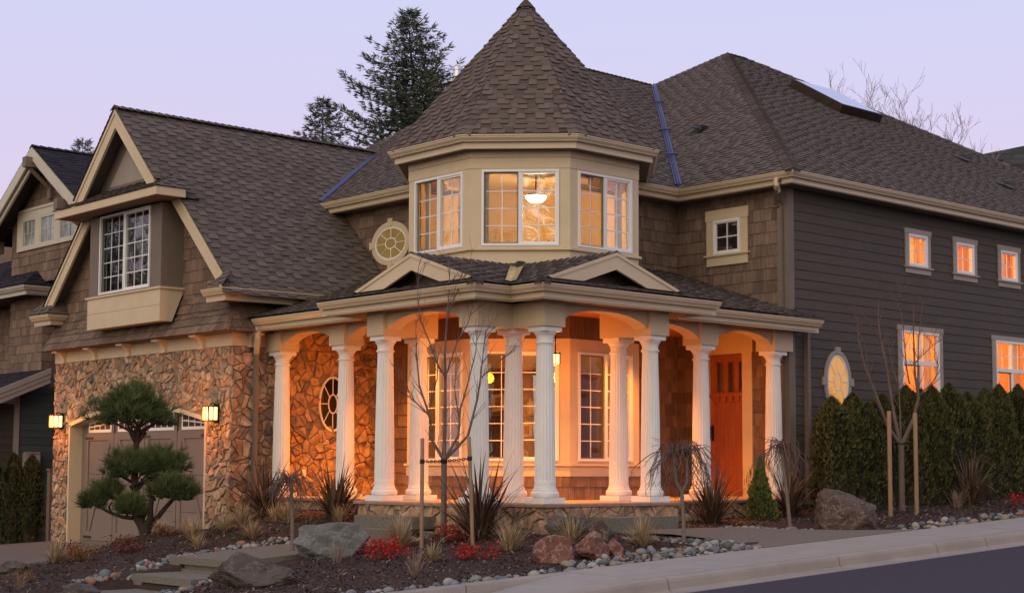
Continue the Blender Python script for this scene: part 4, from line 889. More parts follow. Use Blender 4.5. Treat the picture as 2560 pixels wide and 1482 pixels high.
mb.box(F, u1, u1+.215, -.0, 2.478, -.06, .02); mb.box(F, u0-.215, u0, 0, 2.478, -.06, .02); mb.box(F, u0-.24, u1+.24, 2.478, 2.84, -.06, .03); mb.box(F, u0, u1, -.0, .02, -.1, .06); part('door_frame', mb, M['trim'])
room(XW+.25, XW+1.6, .6, 2.0, 0, 2.7, 'inwall', 'entry_hall'); plight('hall_lamp', (XW+.9, 1.3, 2.4), 9, (1, .6, .25), .1)
mb = MB(); mb.box(FB(6.062), .575, .655, .34, .46, 0, .012); part('outlet_cover', mb, M['white'])
# ---- lanterns
def spot(name, loc, e, col, r):
    l = bpy.data.lights.new(name, 'SPOT'); l.energy = e; l.color = col; l.shadow_soft_size = r; l.spot_size = R(84); l.spot_blend = 1.
    o = bpy.data.objects.new(name, l); COL.objects.link(o); o.location = loc; return o
def lantern(loc, rz, label, wall=True):
    o = empty('wall_lantern' if wall else 'porch_lantern', loc, label, 'lantern', 'garage wall lanterns' if wall else 'porch ceiling lanterns', rz)
    s = .88 if wall else .62; mb = MB(); w_ = .105*s; h = .125*s; Wc = frame((-.14 if wall else 0, 0, 0), (1, 0, 0), (0, 1, 0))
    for a in (-1, 1):
        for b in (-1, 1): mb.box(Wc, a*w_-.012*s, a*w_+.012*s, b*w_-.012*s, b*w_+.012*s, -h, h)
    for a in (-1, 1): mb.box(Wc, -.010*s, .010*s, a*w_-.005, a*w_+.005, -h, h); mb.box(Wc, a*w_-.005, a*w_+.005, -.010*s, .010*s, -h, h)
    mb.box(Wc, -w_-.012, w_+.012, -w_-.012, w_+.012, h, h+.02); mb.box(Wc, -w_-.008, w_+.008, -w_-.008, w_+.008, -h-.014, -h)
    if wall: mb.box(W3, -.035, 0, -.06, .06, -.15, .16); mb.tube([(-.02, 0, .13), (-.08, 0, .175), (-.14, 0, .15)], .012, 6)
    else: mb.tube([(0, 0, h), (0, 0, 2.845-loc[2])], .01, 6)
    mb.build('lantern_frame', M['bronze'], o)
    mb = MB(); mb.box(Wc, -w_+.006, w_-.006, -w_+.006, w_-.006, -h+.004, h-.004); mb.build('lantern_glass', M['lamp'], o)
    c = V((-.14, 0, 0)) if wall else V((0, 0, 0)); p = V(loc)+Matrix.Rotation(rz, 3, 'Z')@c
    return p
LC = (1, .285, .022)
for (x, y, z), lab in (((-.86, 12.16, 1.375), 'lit square lantern on the stone left of the garage door'), ((-.86, 6.48, 1.39), 'lit square lantern on the stone right of the garage door')):
    p = lantern((x, y, z), 0, lab); plight('lantern_light', p+V((-.17, 0, -.04)), 42, LC, .1)
for (x, y, z), lab, e_ in (((1.20, .40, 2.10), 'small lit lantern hanging beside the right front porch column', 255), ((.40, 1.20, 2.10), 'small lit porch lantern hidden behind the left front column', 255),
        ((4.75, .65, 2.08), 'small lit porch lantern hanging before the red door', 240), ((.60, 4.80, 2.05), 'small lit porch lantern hanging by the stone wall', 310)):
    p = lantern((x, y, z), R(45), lab, False); plight('porch_glow_light', p-V((0, 0, .16)), 30, LC, .09)
for x, y, e_ in ((.80, 4.85, 620), (.42, 3.0, 520), (.66, .66, 900), (3.0, .42, 520), (4.7, .80, 480), (1.75, 5.1, 420)):  # added downlights with made-up fittings, put in to brighten the porch
    mb = MB(); mb.lathe((x, y, 2.822), [(0, .085), (.012, .095), (.023, .095)], 20); part('added_downlight', mb, M['white']); spot('porch_glow_light', V((x, y, 2.80)), e_, LC, .07)
# ================================================================ GROUND
GC=np.array([
# x,y,z
(-12,-3.95,-1.12),(-8,-3.95,-.93),(-5,-3.95,-.79),(-1.53,-3.95,-.66),(3,-3.95,-.46),(8,-3.95,-.24),(14,-3.95,.02),(22,-3.95,.37),
(-1.0,-.2,-.46),(-.2,-1.1,-.40),(2.5,-.9,-.36),(4.6,-.8,-.30),(6.4,-.2,-.16),(9,-.4,-.08),(13,-.4,.08),(20,-.4,.3),
(4.5,-2.6,-.35),(1.5,-2.9,-.42),(9,-2.2,-.17),(13,-2.2,.0),
(-.7,5.9,-.38),(-.7,5.0,-.24),(-.8,3.6,-.25),(-1.4,3.4,-.34),(-.95,2.8,-.32),(-1.0,6.6,-.6),(-1.5,4.6,-.46),(-2.5,-1.5,-.58),(-3.2,-2.3,-.68),(-2.6,2.4,-.6),
(-3.6,3.2,-.68),(-3.6,-.5,-.72),(-5.2,0,-.92),(-5.3,2.6,-.92),(-2.9,5.2,-.5),(-3.7,4.8,-.66),(-4.6,4.4,-.79),(-5.3,3.9,-.83),(-6.5,3.4,-1.02),(-2.0,6.4,-.88),(-4.0,5.9,-1.06),(-5.4,5.3,-1.15),
(-6.5,.5,-1.06),(-7.5,2,-1.12),(-6.8,4.6,-1.2),(-5.6,7.0,-1.2),(-3.2,7.8,-1.1),
(-.9,12.5,-1.0),(-.9,8,-1.0),(-3,10.5,-1.1),(-6,9.5,-1.24),(-9,9,-1.36),(-9,5,-1.3),(-12,2,-1.35),(-12,12,-1.35),
(0,15,-1.02),(0,22,-1.1),(-8,20,-1.3),(6,30,-.9),(-20,30,-1.5),(-25,-4,-1.7),(-25,10,-1.8),(30,10,.5),(30,40,.3),(40,-4,1.1),(7,6,-.3),(15,10,.1)],float)
def _tps():
    n=len(GC);X=GC[:,:2]
    r=np.linalg.norm(X[:,None]-X[None],axis=2);K=np.where(r>0,r*r*np.log(r+1e-12),0)+.4*np.eye(n)
    P=np.c_[np.ones(n),X];A=np.block([[K,P],[P.T,np.zeros((3,3))]])
    return np.linalg.solve(A,np.r_[GC[:,2],0,0,0])
_W=_tps()
def gz(x,y):
    x=np.asarray(x,float);y=np.asarray(y,float)
    r=np.hypot(x[...,None]-GC[:,0],y[...,None]-GC[:,1]);k=np.where(r>0,r*r*np.log(r+1e-12),0)
    return k@_W[:-3]+_W[-3]+_W[-2]*x+_W[-1]*y
def zs(x): return -.6+.0434*(x+1.53)                                   # back edge of the pavement, rising to the right
def drive_z(x): return -.95+.045*(x+.8)
DE = [(-.75, 6.80), (-2.5, 6.55), (-4.5, 5.9), (-7, 4.9), (-14, 3.2)]
def drive_edge(x):
    for (x0, y0), (x1, y1) in zip(DE, DE[1:]):
        if x1 <= x <= x0: return y0+(y1-y0)*(x-x0)/(x1-x0)
    return 1e9
PLX = [-4.12, -3.4, -2.6, -1.75]
def lpath_z(x): return -.70+(x+4.12)/2.37*.15
def ground_z(x, y):
    z = float(gz(np.clip(x, -25, 38), np.clip(y, -4, 38)))
    if y < -3.86: z = min(zs(max(-40, min(80, x)))-.45, z)
    if x < -.7 and y > drive_edge(x)-.05: z = min(z, drive_z(x)-.04)
    if -4.2 < x < -1.7 and .55 < y < 2.3: z = min(z, lpath_z(x)-.03)
    if -5.1 < x < -4.1 and .2 < y < 1.9: z = min(z, -.95)
    if x <= -4.97 and -.2 < y < 1.7 and x > -7: z = min(z, -1.09)
    return z
fine = lambda a, b, s: list(np.arange(a, b, s))
GX = [-900, -300, -100, -50]+fine(-26, -9, 1.5)+fine(-9, 5, .11)+fine(5, 14, .3)+fine(14, 40, 2)+[40, 80, 300, 900]
GY = [-900, -300, -80, -30, -12, -6]+fine(-4.1, 7.2, .11)+fine(7.2, 13, .3)+fine(13, 40, 2)+[40, 80, 300, 900]
mb = MB(); mb.grid([[(x, y, ground_z(x, y)) for x in GX] for y in GY]); tag(mb.build('ground', M['mulch'], smooth=True), kind='structure')
mb = MB(); XD = [-.70, -1.5, -2.5, -4.5, -7, -10, -14]
mb.grid([[(x, drive_edge(min(x, -.76)), drive_z(x)) for x in XD], [(x, 12.75, drive_z(x)-.01) for x in XD]]); tag(mb.build('driveway', M['drive']), kind='structure')
mb = MB(); Lp = [(.42, -1.76), (.75, -2.3), (.85, -2.9), (.9, -3.4), (.8, -3.7), (.75, -3.885)]; Rp = [(2.1, -1.66), (2.6, -1.95), (3.0, -2.5), (3.6, -3.1), (4.0, -3.6), (4.3, -3.885)]
def pz(x, y): k = min(1, max(0, (-2.7-y)/1.0)); return (1-k)*(ground_z(x, max(y, -3.8))+.035)+k*(zs(x)+.004)
rows = []
for (a, b), (c, d) in zip(Lp, Rp):
    rows.append([(a+(c-a)*t, b+(d-b)*t, pz(a+(c-a)*t, b+(d-b)*t)) for t in np.linspace(0, 1, 9)])
mb.grid(rows); tag(mb.build('garden_path', M['aggr'], smooth=True), kind='structure')
mb = MB(); mb.grid([[(x, y, lpath_z(x)) for x in PLX] for y in (2.22, .68)]); mb.grid([[(x, .68, lpath_z(x)-d) for x in PLX] for d in (0, .15)]); tag(mb.build('garden_path', M['aggr']), kind='structure')
mb = MB(); mb.box(W3, -6.6, -4.985, .05, 1.55, -1.3, -1.045); tag(mb.build('garden_path', M['aggr']), kind='structure')
for x0, x1, y0, y1, z, lab in ((-4.16, -3.35, .74, 2.23, -.695, 'upper exposed-aggregate step at the head of the low garden steps'), (-4.97, -4.165, .30, 1.76, -.87, 'lower exposed-aggregate step beside the dark boulder')):
    o = empty('concrete_step', (x0, (y0+y1)/2, z-.3), lab, 'step', 'low concrete garden steps'); b = (x0, (y0+y1)/2, z-.3)
    mb = MB(); yb = .26; F = FA(x0)
    mb.box(W3, x0+.06, x1, y0, y1, z-.36, z); 
    for r in minus(-y1, -y0, z-.36, z, [(-y1+yb, -y0-yb, z-.15, z-.09)]): mb.box(F, r[0], r[1], r[2], r[3], -.06, 0)
    ob = mb.build('step_block', M['aggr'], o, loc=b); ob.location = (0, 0, 0)
# pavement, kerb, road
mb = MB(); x = -2.75; gap = .006
def sw(x, y): return zs(x)-.025*(-3.88-y)/1.12
while x < 60:
    x1 = x+1.55; q = [(x+gap, -5.0), (x1-gap, -5.0), (x1-gap, -3.88), (x+gap, -3.88)]
    t = [(a, b, sw(a, b)) for a, b in q]; mb.poly(t); mb.grid([[p, (p[0], p[1], p[2]-.05)] for p in t+t[:1]]); x = x1
mb.poly([(-2.8, -5, sw(-2.8, -5)-.02), (60, -5, sw(60, -5)-.02), (60, -3.88, sw(60, -3.88)-.02), (-2.8, -3.88, sw(-2.8, -3.88)-.02)], .9)
def dip(x): t = min(1, max(0, (-2.76-x)/1.7)); return .125*t*t*(3-2*t)
xs = [-2.765-.17*i for i in range(12)]+[-6, -9, -20]
mb.grid([[(x, y, sw(x, y)-dip(x)) for y in (-5.0, -4.5, -4.05)] for x in xs])
tag(mb.build('sidewalk', M['conc']), kind='structure')
mb = MB()
for a, b in ((-20, -9), (-9, -6.2), (-6.19, -4.32), (-4.31, -2.76)):
    n = 6; X = [a+(b-a)*i/n for i in range(n+1)]
    mb.grid([[(x, -3.88, zs(x)-.3), (x, -3.88, zs(x)-.01), (x, -3.89, zs(x)), (x, -4.03, zs(x)-.002), (x, -4.045, zs(x)-.012), (x, -4.05, zs(x)-dip(x)-.02)] for x in X])
tag(mb.build('back_kerb', M['kerbc'], smooth=True), kind='structure')
mb = MB(); prof = [(-4.995, -.028), (-5.10, -.03), (-5.135, -.045), (-5.15, -.075), (-5.165, -.155), (-5.20, -.175), (-5.42, -.165), (-5.44, -.25)]
xk = [-24, -14, -8, -5.4, -2.45, .55, 2.62, 3.78, 6.8, 9.8, 12.8, 15.8, 18.8, 22, 28, 40, 60]
for a, b in zip(xk, xk[1:]):
    n = 8; g = .008; X = [a+g+(b-a-2*g)*i/n for i in range(n+1)]
    mb.grid([[(x, y, zs(x)+z-(dip(x+.35) if z > -.15 else 0)*(.85)) for y, z in prof] for x in X])
    for x in (X[0], X[-1]): mb.poly([(x, y, zs(x)+z-(dip(x+.35) if z > -.15 else 0)*.85) for y, z in prof]+[(x, -4.995, zs(x)-.3)])
mb.grid([[(x, -5.0, zs(x)-.16), (x, -5.10, zs(x)-.16), (x, -5.14, zs(x)-.2)] for x in (-24, 60)], .9)
tag(mb.build('kerb', M['kerbc']), kind='structure')
mb = MB(); mb.grid([[(x, y, zs(x)-.172-.012*(-5.4-y)*(1 if y > -11 else .4)) for x in (-60, -20, 0, 20, 60, 90)] for y in (-5.38, -6.5, -11, -24)]); tag(mb.build('road', M['road']), kind='structure')

# ================================================================ STONES
from mathutils import noise as mnoise
import bmesh
def rock_mesh(name, w_, d_, h_, seed, m, planes=15, sub=4, rough=.10, boxy=False):
    r = random.Random(seed); bm = bmesh.new(); bmesh.ops.create_icosphere(bm, subdivisions=sub, radius=1.)
    pl = [(V(a).normalized(), k) for a, k in (((1, .1, .15), .68), ((-1, .1, .1), .68), ((0, -1, .25), .6), ((.05, .1, 1), .66))] if boxy else []
    for _ in range(planes):
        n = V((r.gauss(0, 1), r.gauss(0, 1), r.gauss(0, .8))).normalized(); pl.append((n, r.uniform(.50, .80)))
    off = V((r.uniform(0, 50), r.uniform(0, 50), 0))
    for v in bm.verts:
        p = v.co.copy()
        p *= 1+.12*mnoise.noise(p*1.1+off)
        for n, k in pl:
            q = p.dot(n)
            if q > k: p -= n*(q-k)*.93
        p *= 1+rough*(mnoise.noise(p*2.2+off)+.6*mnoise.noise(p*5+off)+.4*abs(mnoise.noise(p*11+off))+.25*mnoise.noise(p*23+off))
        v.co = V((p.x*w_*.5*1.12, p.y*d_*.5*1.12, p.z*h_*.62+h_*.36))
    me = bpy.data.meshes.new(name); bm.to_mesh(me); bm.free(); me.materials.append(m)
    return me
RZV = math.atan2(VR.y, VR.x)
def rock(x, y, w_, d_, h_, seed, m, label, rz=0., planes=15, rough=.13, boxy=False):
    o = bpy.data.objects.new('boulder', rock_mesh('boulder', w_, d_, h_, seed, M[m], planes, 5, rough, boxy)); COL.objects.link(o)
    o.location = (x, y, ground_z(x, y)-.03); o.rotation_euler = (0, 0, RZV+rz); tag(o, label, 'boulder', 'boulders in the garden'); return o
rock(-2.92, .25, 1.05, .75, .50, 3, 'grey_rock', 'broad grey flat-topped boulder beside the left porch steps', .1, 14, .09)
rock(-5.04, -1.10, .95, .7, .45, 14, 'dark_rock', 'large dark boulder right of the low concrete garden steps', -.1, 10, .12)
rock(-1.95, -2.86, .56, .46, .40, 21, 'red_rock', 'squarish rust-red boulder, left one of the red pair by the sidewalk', 0, 5, .10, True)
rock(-1.46, -3.0, .46, .40, .40, 25, 'red_rock', 'pointed rust-red boulder, right one of the red pair by the sidewalk', .4, 14)
rock(-1.08, -3.02, .26, .26, .27, 27, 'red_rock', 'small dark red boulder wedged behind the red pair', .9)
rock(-.55, -1.70, .62, .4, .44, 31, 'dark_rock', 'dark boulder leaning against the porch base behind the tufts', .2)
rock(-.42, -2.18, .42, .36, .34, 33, 'brown_rock', 'brown boulder between two tan grass tufts', .1)
rock(4.12, -2.66, 1.06, .8, .66, 36, 'brown_rock', 'largest brown boulder, at the right end of the garden path', .15, 14, .11)
rock(-5.75, 3.62, .42, .3, .2, 41, 'dark_rock', 'low dark boulder at the driveway edge, left of the orange heath')
rock(-5.92, 1.28, .56, .4, .2, 43, 'dark_rock', 'flat dark boulder in the mulch left of the low steps', .3)
rock(-1.36, .22, .20, .18, .15, 45, 'grey_rock', 'small pale boulder at the foot of the young tree')
rock(-4.42, 2.32, .18, .14, .10, 47, 'red_rock', 'small red rock beside the upper garden step')
# cobbles
CM = [rock_mesh('cobble', 1, .8, .62, 500+i, M['cob'][i % 6], 3, 2, .10) for i in range(12)]
for me in CM: me.polygons.foreach_set('use_smooth', [True]*len(me.polygons))
CN = ('grey', 'blue-grey', 'pale', 'tan', 'dark grey', 'rusty'); CWT = [0, 0, 0, 1, 1, 1, 2, 2, 3, 3, 4, 5]
r = random.Random(17); cobs = []
def zone(pl, w_, n, s0, s1, where):
    seg = [math.dist(a, b) for a, b in zip(pl, pl[1:])]; T = sum(seg); k = 0; tries = 0; mine = []
    while k < n and tries < n*30:
        tries += 1; t = r.random()*T; i = 0
        while i < len(seg)-1 and t > seg[i]: t -= seg[i]; i += 1
        a, b = pl[i], pl[i+1]; f_ = t/seg[i]; dx, dy = (b[0]-a[0])/seg[i], (b[1]-a[1])/seg[i]; o = r.uniform(-.5, .5)*w_
        x, y = a[0]+(b[0]-a[0])*f_-dy*o, a[1]+(b[1]-a[1])*f_+dx*o; s = .88*(s0+(s1-s0)*r.random()**2.4)
        if all((x-q[0])**2+(y-q[1])**2 > (.36*(s+q[2]))**2 for q in mine): mine.append((x, y, s, where)); k += 1
    cobs.extend(mine)
SWK = 'in the border between the mulch and the sidewalk'
zone([(-6.4, -3.62), (-4.5, -3.64), (-3.2, -3.64), (-2.0, -3.62)], .40, 140, .05, .18, SWK)
zone([(-2.1, -3.5), (-1.0, -3.42), (0, -3.46), (.72, -3.55)], .66, 270, .045, .17, 'in the wide bed between the red boulders and the sidewalk')
zone([(4.3, -3.62), (6, -3.5), (8.5, -3.42), (11.5, -3.4)], .8, 240, .06, .20, 'in the bed below the hedge beside the sidewalk')
zone([(2.45, -1.62), (3.1, -1.95), (3.55, -2.55)], .34, 60, .05, .14, 'along the far side of the garden path')
zone([(.1, -2.05), (.42, -2.7), (.5, -3.2)], .34, 45, .06, .16, 'along the near side of the garden path')
zone([(-4.05, 2.50), (-3.1, 2.46), (-2.2, 2.36)], .46, 150, .05, .16, 'along the path above the low steps')
zone([(-4.6, 2.1), (-4.2, 2.55)], .34, 28, .06, .17, 'beside the upper garden step')
zone([(-5.6, 1.95), (-4.9, 2.0)], .42, 34, .07, .24, 'beside the lower garden step')
zone([(-5.9, -.6), (-4.9, .12)], .36, 40, .07, .17, 'between the lower step and the dark boulder')
zone([(-1.5, .35), (-1.15, .25)], .3, 10, .07, .16, 'at the foot of the young tree')
cobs.sort(key=lambda c: -c[2]/((c[0]-CAM.x)*VF.x+(c[1]-CAM.y)*VF.y)); rest = MB()
for i, (x, y, s, where) in enumerate(cobs):
    k = r.choice([0, 6, 0, 1, 7, 1, 2, 8, 2, 3, 9, 4, 10, 5][:]); me = CM[k]; z = ground_z(x, y); rz = r.uniform(0, 6.3); sc = s*r.uniform(.85, 1.15), s*r.uniform(.8, 1.1), s*r.uniform(.75, 1.15)
    if i < 290:
        o = bpy.data.objects.new('cobble', me); COL.objects.link(o); o.location = (x, y, z-.012); o.rotation_euler = (r.uniform(-.25, .25), r.uniform(-.25, .25), rz); o.scale = sc
        tag(o, 'smooth %s cobble %s' % (CN[k % 6], where), 'cobble', '%s cobbles %s' % (CN[k % 6], where))
    else:
        mt = Matrix.Translation((x, y, z-.012))@Matrix.Rotation(rz, 4, 'Z')@Matrix.Diagonal((*sc, 1)); b = len(rest.v)
        rest.v += [tuple(mt@v.co) for v in me.vertices]; rest.f += [tuple(b+q for q in p.vertices) for p in me.polygons]; rest.t += [0]*len(me.polygons); rest.m += [k % 6]*len(me.polygons)
tag(rest.build('small_cobbles', M['cob'], smooth=True), kind='stuff')
# bark chips on the mulch
mb = MB(); r = random.Random(23)
for _ in range(42000):
    x, y = r.uniform(-6.6, 11), r.uniform(-3.8, 6.2)
    if (x > -.3 and y > -.95 and not y < -.3) or (-.95 < x < 2.5 and -.95 < y < 2.5) or (-5.1 < x < -.9 and .25 < y < 2.25) or (y > drive_edge(min(x, -.76))-.1) or x > -.3 and y > -.3 or (.5 < x < 4.3 and y < -1.5): continue
    z = ground_z(x, y)+.008; a = r.uniform(0, 6.3); l, w_ = r.uniform(.008, .032), r.uniform(.004, .009); c, s = cos(a), sin(a); q = r.uniform(-.012, .018)
    mb.poly([(x-c*l-s*w_, y-s*l+c*w_, z-q*.5), (x-c*l+s*w_, y-s*l-c*w_, z-q), (x+c*l+s*w_, y+s*l-c*w_, z+q), (x+c*l-s*w_, y+s*l+c*w_, z+q+.006)], r.random()**1.6)
tag(mb.build('bark_chips', M['chip']), kind='stuff')
# ================================================================ PLANTS
def G3(x, y, dz=0): return V((x, y, ground_z(x, y)+dz))
def flax(x, y, h, n, seed, label, spread=1., pale=0.):
    r = random.Random(seed); mb = MB()
    for i in range(int(n*1.4)):
        az = r.uniform(0, 6.283); ln = h*r.uniform(.5, 1.12); lean = abs(r.gauss(0, .46))*spread+.04; rad = r.uniform(0, .09)
        crl = r.uniform(0, .5) if r.random() < .45 else r.uniform(.8, 2.4)
        blade(mb, (cos(az)*rad, sin(az)*rad, -.02), az+r.uniform(-.5, .5), lean, ln, r.uniform(.010, .022), crl, min(1, r.random()**1.3+pale), 7)
    for i in range(n//4):                                              # dead leaves drooping round the base
        az = r.uniform(0, 6.283); blade(mb, (cos(az)*.08, sin(az)*.08, 0), az, .7, h*r.uniform(.4, .7), .008, 1.7, r.random(), 6)
    o = mb.build('flax_plant', M['flax']); o.location = G3(x, y); return tag(o, label, 'flax plant', 'bronze flax plants in the garden')
flax(-.90, 4.90, 1.05, 95, 1, 'bronze flax plant at the garage corner under the leftmost column', 1.15)
flax(-.80, 3.15, 1.02, 105, 2, 'bronze flax plant just left of the stone porch base')
flax(-1.15, -.62, 1.22, 120, 3, 'largest bronze flax plant, before the middle porch columns', 1.15)
flax(3.35, -.78, .98, 110, 4, 'dark flax plant behind the bare weeping tree, left of the red door')
flax(5.15, -.85, .95, 95, 5, 'dark flax plant behind the rightmost weeping tree', 1.2)
flax(9.36, -1.52, 1.02, 95, 6, 'upright olive flax plant in front of the hedge', .95, .3)
def tuft(x, y, h, n, seed, label, name='grass_tuft', m='grass', cat='grass tuft', grp='tan grass tufts', wd=.0055, spread=1.25):
    r = random.Random(seed); mb = MB()
    for i in range(n):
        az = r.uniform(0, 6.283); rad = r.uniform(0, .05*h/.3); blade(mb, (cos(az)*rad, sin(az)*rad, -.01), az+r.uniform(-.6, .6), abs(r.gauss(0, .62))*spread, h*r.uniform(.55, 1.15), wd*r.uniform(.6, 1.3), r.uniform(0, 1.3), r.random(), 4)
    o = mb.build(name, M[m]); o.location = G3(x, y); return tag(o, label, cat, grp)
for a in ((-3.0, 3.6, .36, 260, 11, 'tan grass tuft in front of the garage door, right of the pine'), (-2.3, 3.85, .33, 230, 12, 'tan grass tuft at the foot of the garage stone corner'), (-2.4, 2.95, .30, 220, 13, 'low tan grass tuft between garage corner and pebble border'),
          (-1.75, 4.3, .42, 240, 14, 'tall wispy grass tuft left of the first flax plant'), (-1.35, 3.6, .42, 260, 15, 'wide tan grass tuft between the two left flax plants'), (-1.25, 4.1, .36, 200, 29, 'tan grass tuft at the base of the first flax plant'), (-2.0, .02, .45, 330, 16, 'large grass tuft in front of the left porch steps'),
          (-1.72, -1.84, .42, 280, 17, 'tan grass tuft below the largest flax plant'), (-.75, -1.95, .40, 260, 18, 'tan grass tuft left of the brown boulder'), (-.25, -2.72, .42, 280, 19, 'tan grass tuft right of the brown boulder, by the path'),
          (-5.05, 3.72, .36, 240, 20, 'pale grass tuft at the driveway edge, left of the orange heath'), (-2.95, 4.65, .24, 130, 21, 'small grass tuft just right of the pine trunk'),
          (-2.75, 4.2, .26, 160, 61, 'small grass tuft behind the rusty shrub near the garage door'), (-1.0, 2.75, .30, 180, 62, 'tan grass tuft at the left foot of the stone porch base'), (-3.3, 2.95, .24, 140, 63, 'low grass tuft on the slope above the pebbles'), (-2.9, -1.75, .26, 130, 64, 'small faded tuft between the two stakes'), (5.9, -1.6, .34, 150, 65, 'thin tuft at the foot of the hedge right of the largest boulder')): tuft(*a)
for a in ((7.9, -.95, .46, 110, 22, 'pale seedy dry stalks between the staked tree and the upright flax'), (8.6, -1.7, .40, 120, 28, 'faded dry stalks left of the upright flax plant'), (-3.8, -2.58, .36, 90, 23, 'twiggy leafless shrublet below the left stake'), (-3.34, -.45, .36, 40, 24, 'sparse dry stalks in front of the grey boulder'), (-6.3, 2.1, .3, 40, 25, 'sparse pale stalks in the mulch at the bottom left')):
    tuft(*a, name='dry_stalks', m='dry', cat='dry plant', grp='dry winter stalks', wd=.0035, spread=.8)
def leafy(x, y, w_, d_, h_, n, seed, m, label, name='red_shrub', cat='shrub', grp='low red shrubs', lf=.022):
    r = random.Random(seed); mb = MB(); o = empty(name, G3(x, y), label, cat, grp, RZV)
    st = MB()
    for i in range(14):
        a = r.uniform(0, 6.3); q = (cos(a)*w_*.4*r.random(), sin(a)*d_*.4*r.random(), h_*r.uniform(.5, .9)); st.tube([(0, 0, -.02), (q[0]*.5, q[1]*.5, q[2]*.6), q], [.006, .004, .002], 4)
    st.build('stems', M['twig'], o)
    cl = [(r.gauss(0, .27)*w_, r.gauss(0, .27)*d_, h_*r.uniform(.3, .95), r.uniform(.05, .09)) for _ in range(18)]
    for i in range(n):
        c = r.choice(cl); p = V((c[0]+r.gauss(0, c[3]*.8), c[1]+r.gauss(0, c[3]*.8), max(.01, c[2]+r.gauss(0, c[3]*.6)))); a = V((r.gauss(0, 1), r.gauss(0, 1), r.gauss(0, .6))).normalized(); b = a.cross(V((r.random(), r.random(), 1))).normalized(); s = lf*r.uniform(.6, 1.3)
        mb.poly([p-a*s, p+b*s*.4, p+a*s, p-b*s*.4], r.random())
    mb.build('foliage', M[m], o)
leafy(-3.0, -.95, .44, .34, .24, 900, 31, 'red', 'bright red shrub at the front left, beside the left stake')
leafy(-1.3, -.32, .32, .26, .20, 700, 32, 'red', 'bright red shrub right of the young tree trunk')
leafy(-2.5, -2.08, .42, .3, .15, 620, 33, 'red', 'low bright red shrub at the foot of the right stake')
leafy(9.6, -2.3, .3, .25, .18, 320, 34, 'red', 'dull pink-red shrub at the far right edge')
leafy(-3.05, 4.3, .30, .22, .14, 320, 35, 'rust', 'small rusty shrub between pine and grass tuft', grp='low rusty shrubs')
leafy(-4.05, 3.5, .42, .3, .22, 620, 36, 'rust', 'rusty red-brown shrub in the mulch below the pine', grp='low rusty shrubs')
leafy(-4.6, 4.25, .34, .24, .18, 420, 37, 'rust', 'orange-red shrub at the driveway edge behind the heath', grp='low rusty shrubs')
leafy(-4.85, 3.4, .50, .36, .20, 900, 38, 'heath', 'orange and green heath at the driveway edge', 'heath', 'heath', 'orange heaths', .018)
leafy(-6.0, 2.7, .34, .26, .12, 420, 39, 'heath', 'small orange heath near the bottom left corner', 'heath', 'heath', 'orange heaths', .016)
for x, y, s, lab in ((-5.45, 3.0, .10, 'small green moss cushion below the orange heath'), (-2.6, 3.0, .12, 'green moss cushion beside the pebbles above the low steps'), (8.0, -2.4, .16, 'green moss patch in front of the hedge')):
    leafy(x, y, s*2.4, s*2, .05, 260, int(s*1000), 'moss', lab, 'moss_cushion', 'moss', 'green moss cushions', .012)

# ---- clipped cloud pine
def needle_tuft(mb, p, ax, ln, n, r, t0):
    ax = V(ax).normalized(); u = ax.cross(V((.3, .8, .1))).normalized(); v = ax.cross(u)
    for i in range(n):
        a = r.uniform(0, 6.283); k = r.uniform(.15, 1.0); d = (ax+(u*cos(a)+v*sin(a))*k).normalized(); s = d.cross(V((r.random(), r.random(), r.random()))).normalized()*ln*.032
        l = ln*r.uniform(.7, 1.15); q = p+d*l; mb.poly([p-s, p+s, q], min(1, max(0, t0+r.uniform(-.25, .25))))
CP = empty('cloud_pine', G3(-3.0, 5.05, -.02), 'cloud-pruned pine with rounded green pads in front of the garage door', 'pine tree')
SP = 3920.55/23.9
def vp(dx, dy, dep=0.): return VR*(dx/SP)+VF*dep+V((0, 0, -dy/SP))       # offset in photo pixels from the foot of the plant
trunk = MB(); L0 = (352, 1335)
def lim(pts, rads, mbx=None, seg=8): (mbx or trunk).tube([vp(x-L0[0], y-L0[1], d) for x, y, d in pts], rads, seg)
lim([(362, 1345, 0), (355, 1315, 0), (338, 1290, .02), (328, 1262, .03), (332, 1230, .02), (328, 1190, 0), (330, 1140, 0), (331, 1100, 0), (330, 1060, 0)], [.105, .085, .075, .07, .062, .055, .05, .045, .04])
lim([(355, 1318, 0), (372, 1290, -.05), (372, 1262, -.08), (378, 1235, -.1)], [.06, .05, .045, .03]); lim([(358, 1318, 0), (385, 1290, .05), (400, 1268, .1), (420, 1245, .1)], [.06, .04, .035, .03])
lim([(345, 1300, 0), (352, 1275, .1), (345, 1255, .15)], [.05, .045, .03])
lim([(325, 1290, 0), (300, 1288, .05), (270, 1278, .05), (240, 1262, 0)], [.032, .028, .024, .018]); lim([(270, 1278, .05), (262, 1262, .1), (270, 1250, .1)], [.02, .016, .012])
for k in range(12):
    r = random.Random(k); lim([(331, 1105, 0), (331+r.uniform(-20, 20), 1080, r.uniform(-.15, .15)), (331+r.uniform(-75, 75), 1045+r.uniform(-12, 8), r.uniform(-.35, .35))], [.035, .022, .012], None, 5)
    lim([(330, 1225, 0), (330+r.uniform(-12, 22), 1212, r.uniform(-.1, .1)), (330+r.uniform(-55, 90), 1185+r.uniform(-10, 8), r.uniform(-.25, .25))], [.03, .018, .010], None, 5)
trunk.build('trunk', M['bark_dark'], CP, True)
r = random.Random(5)
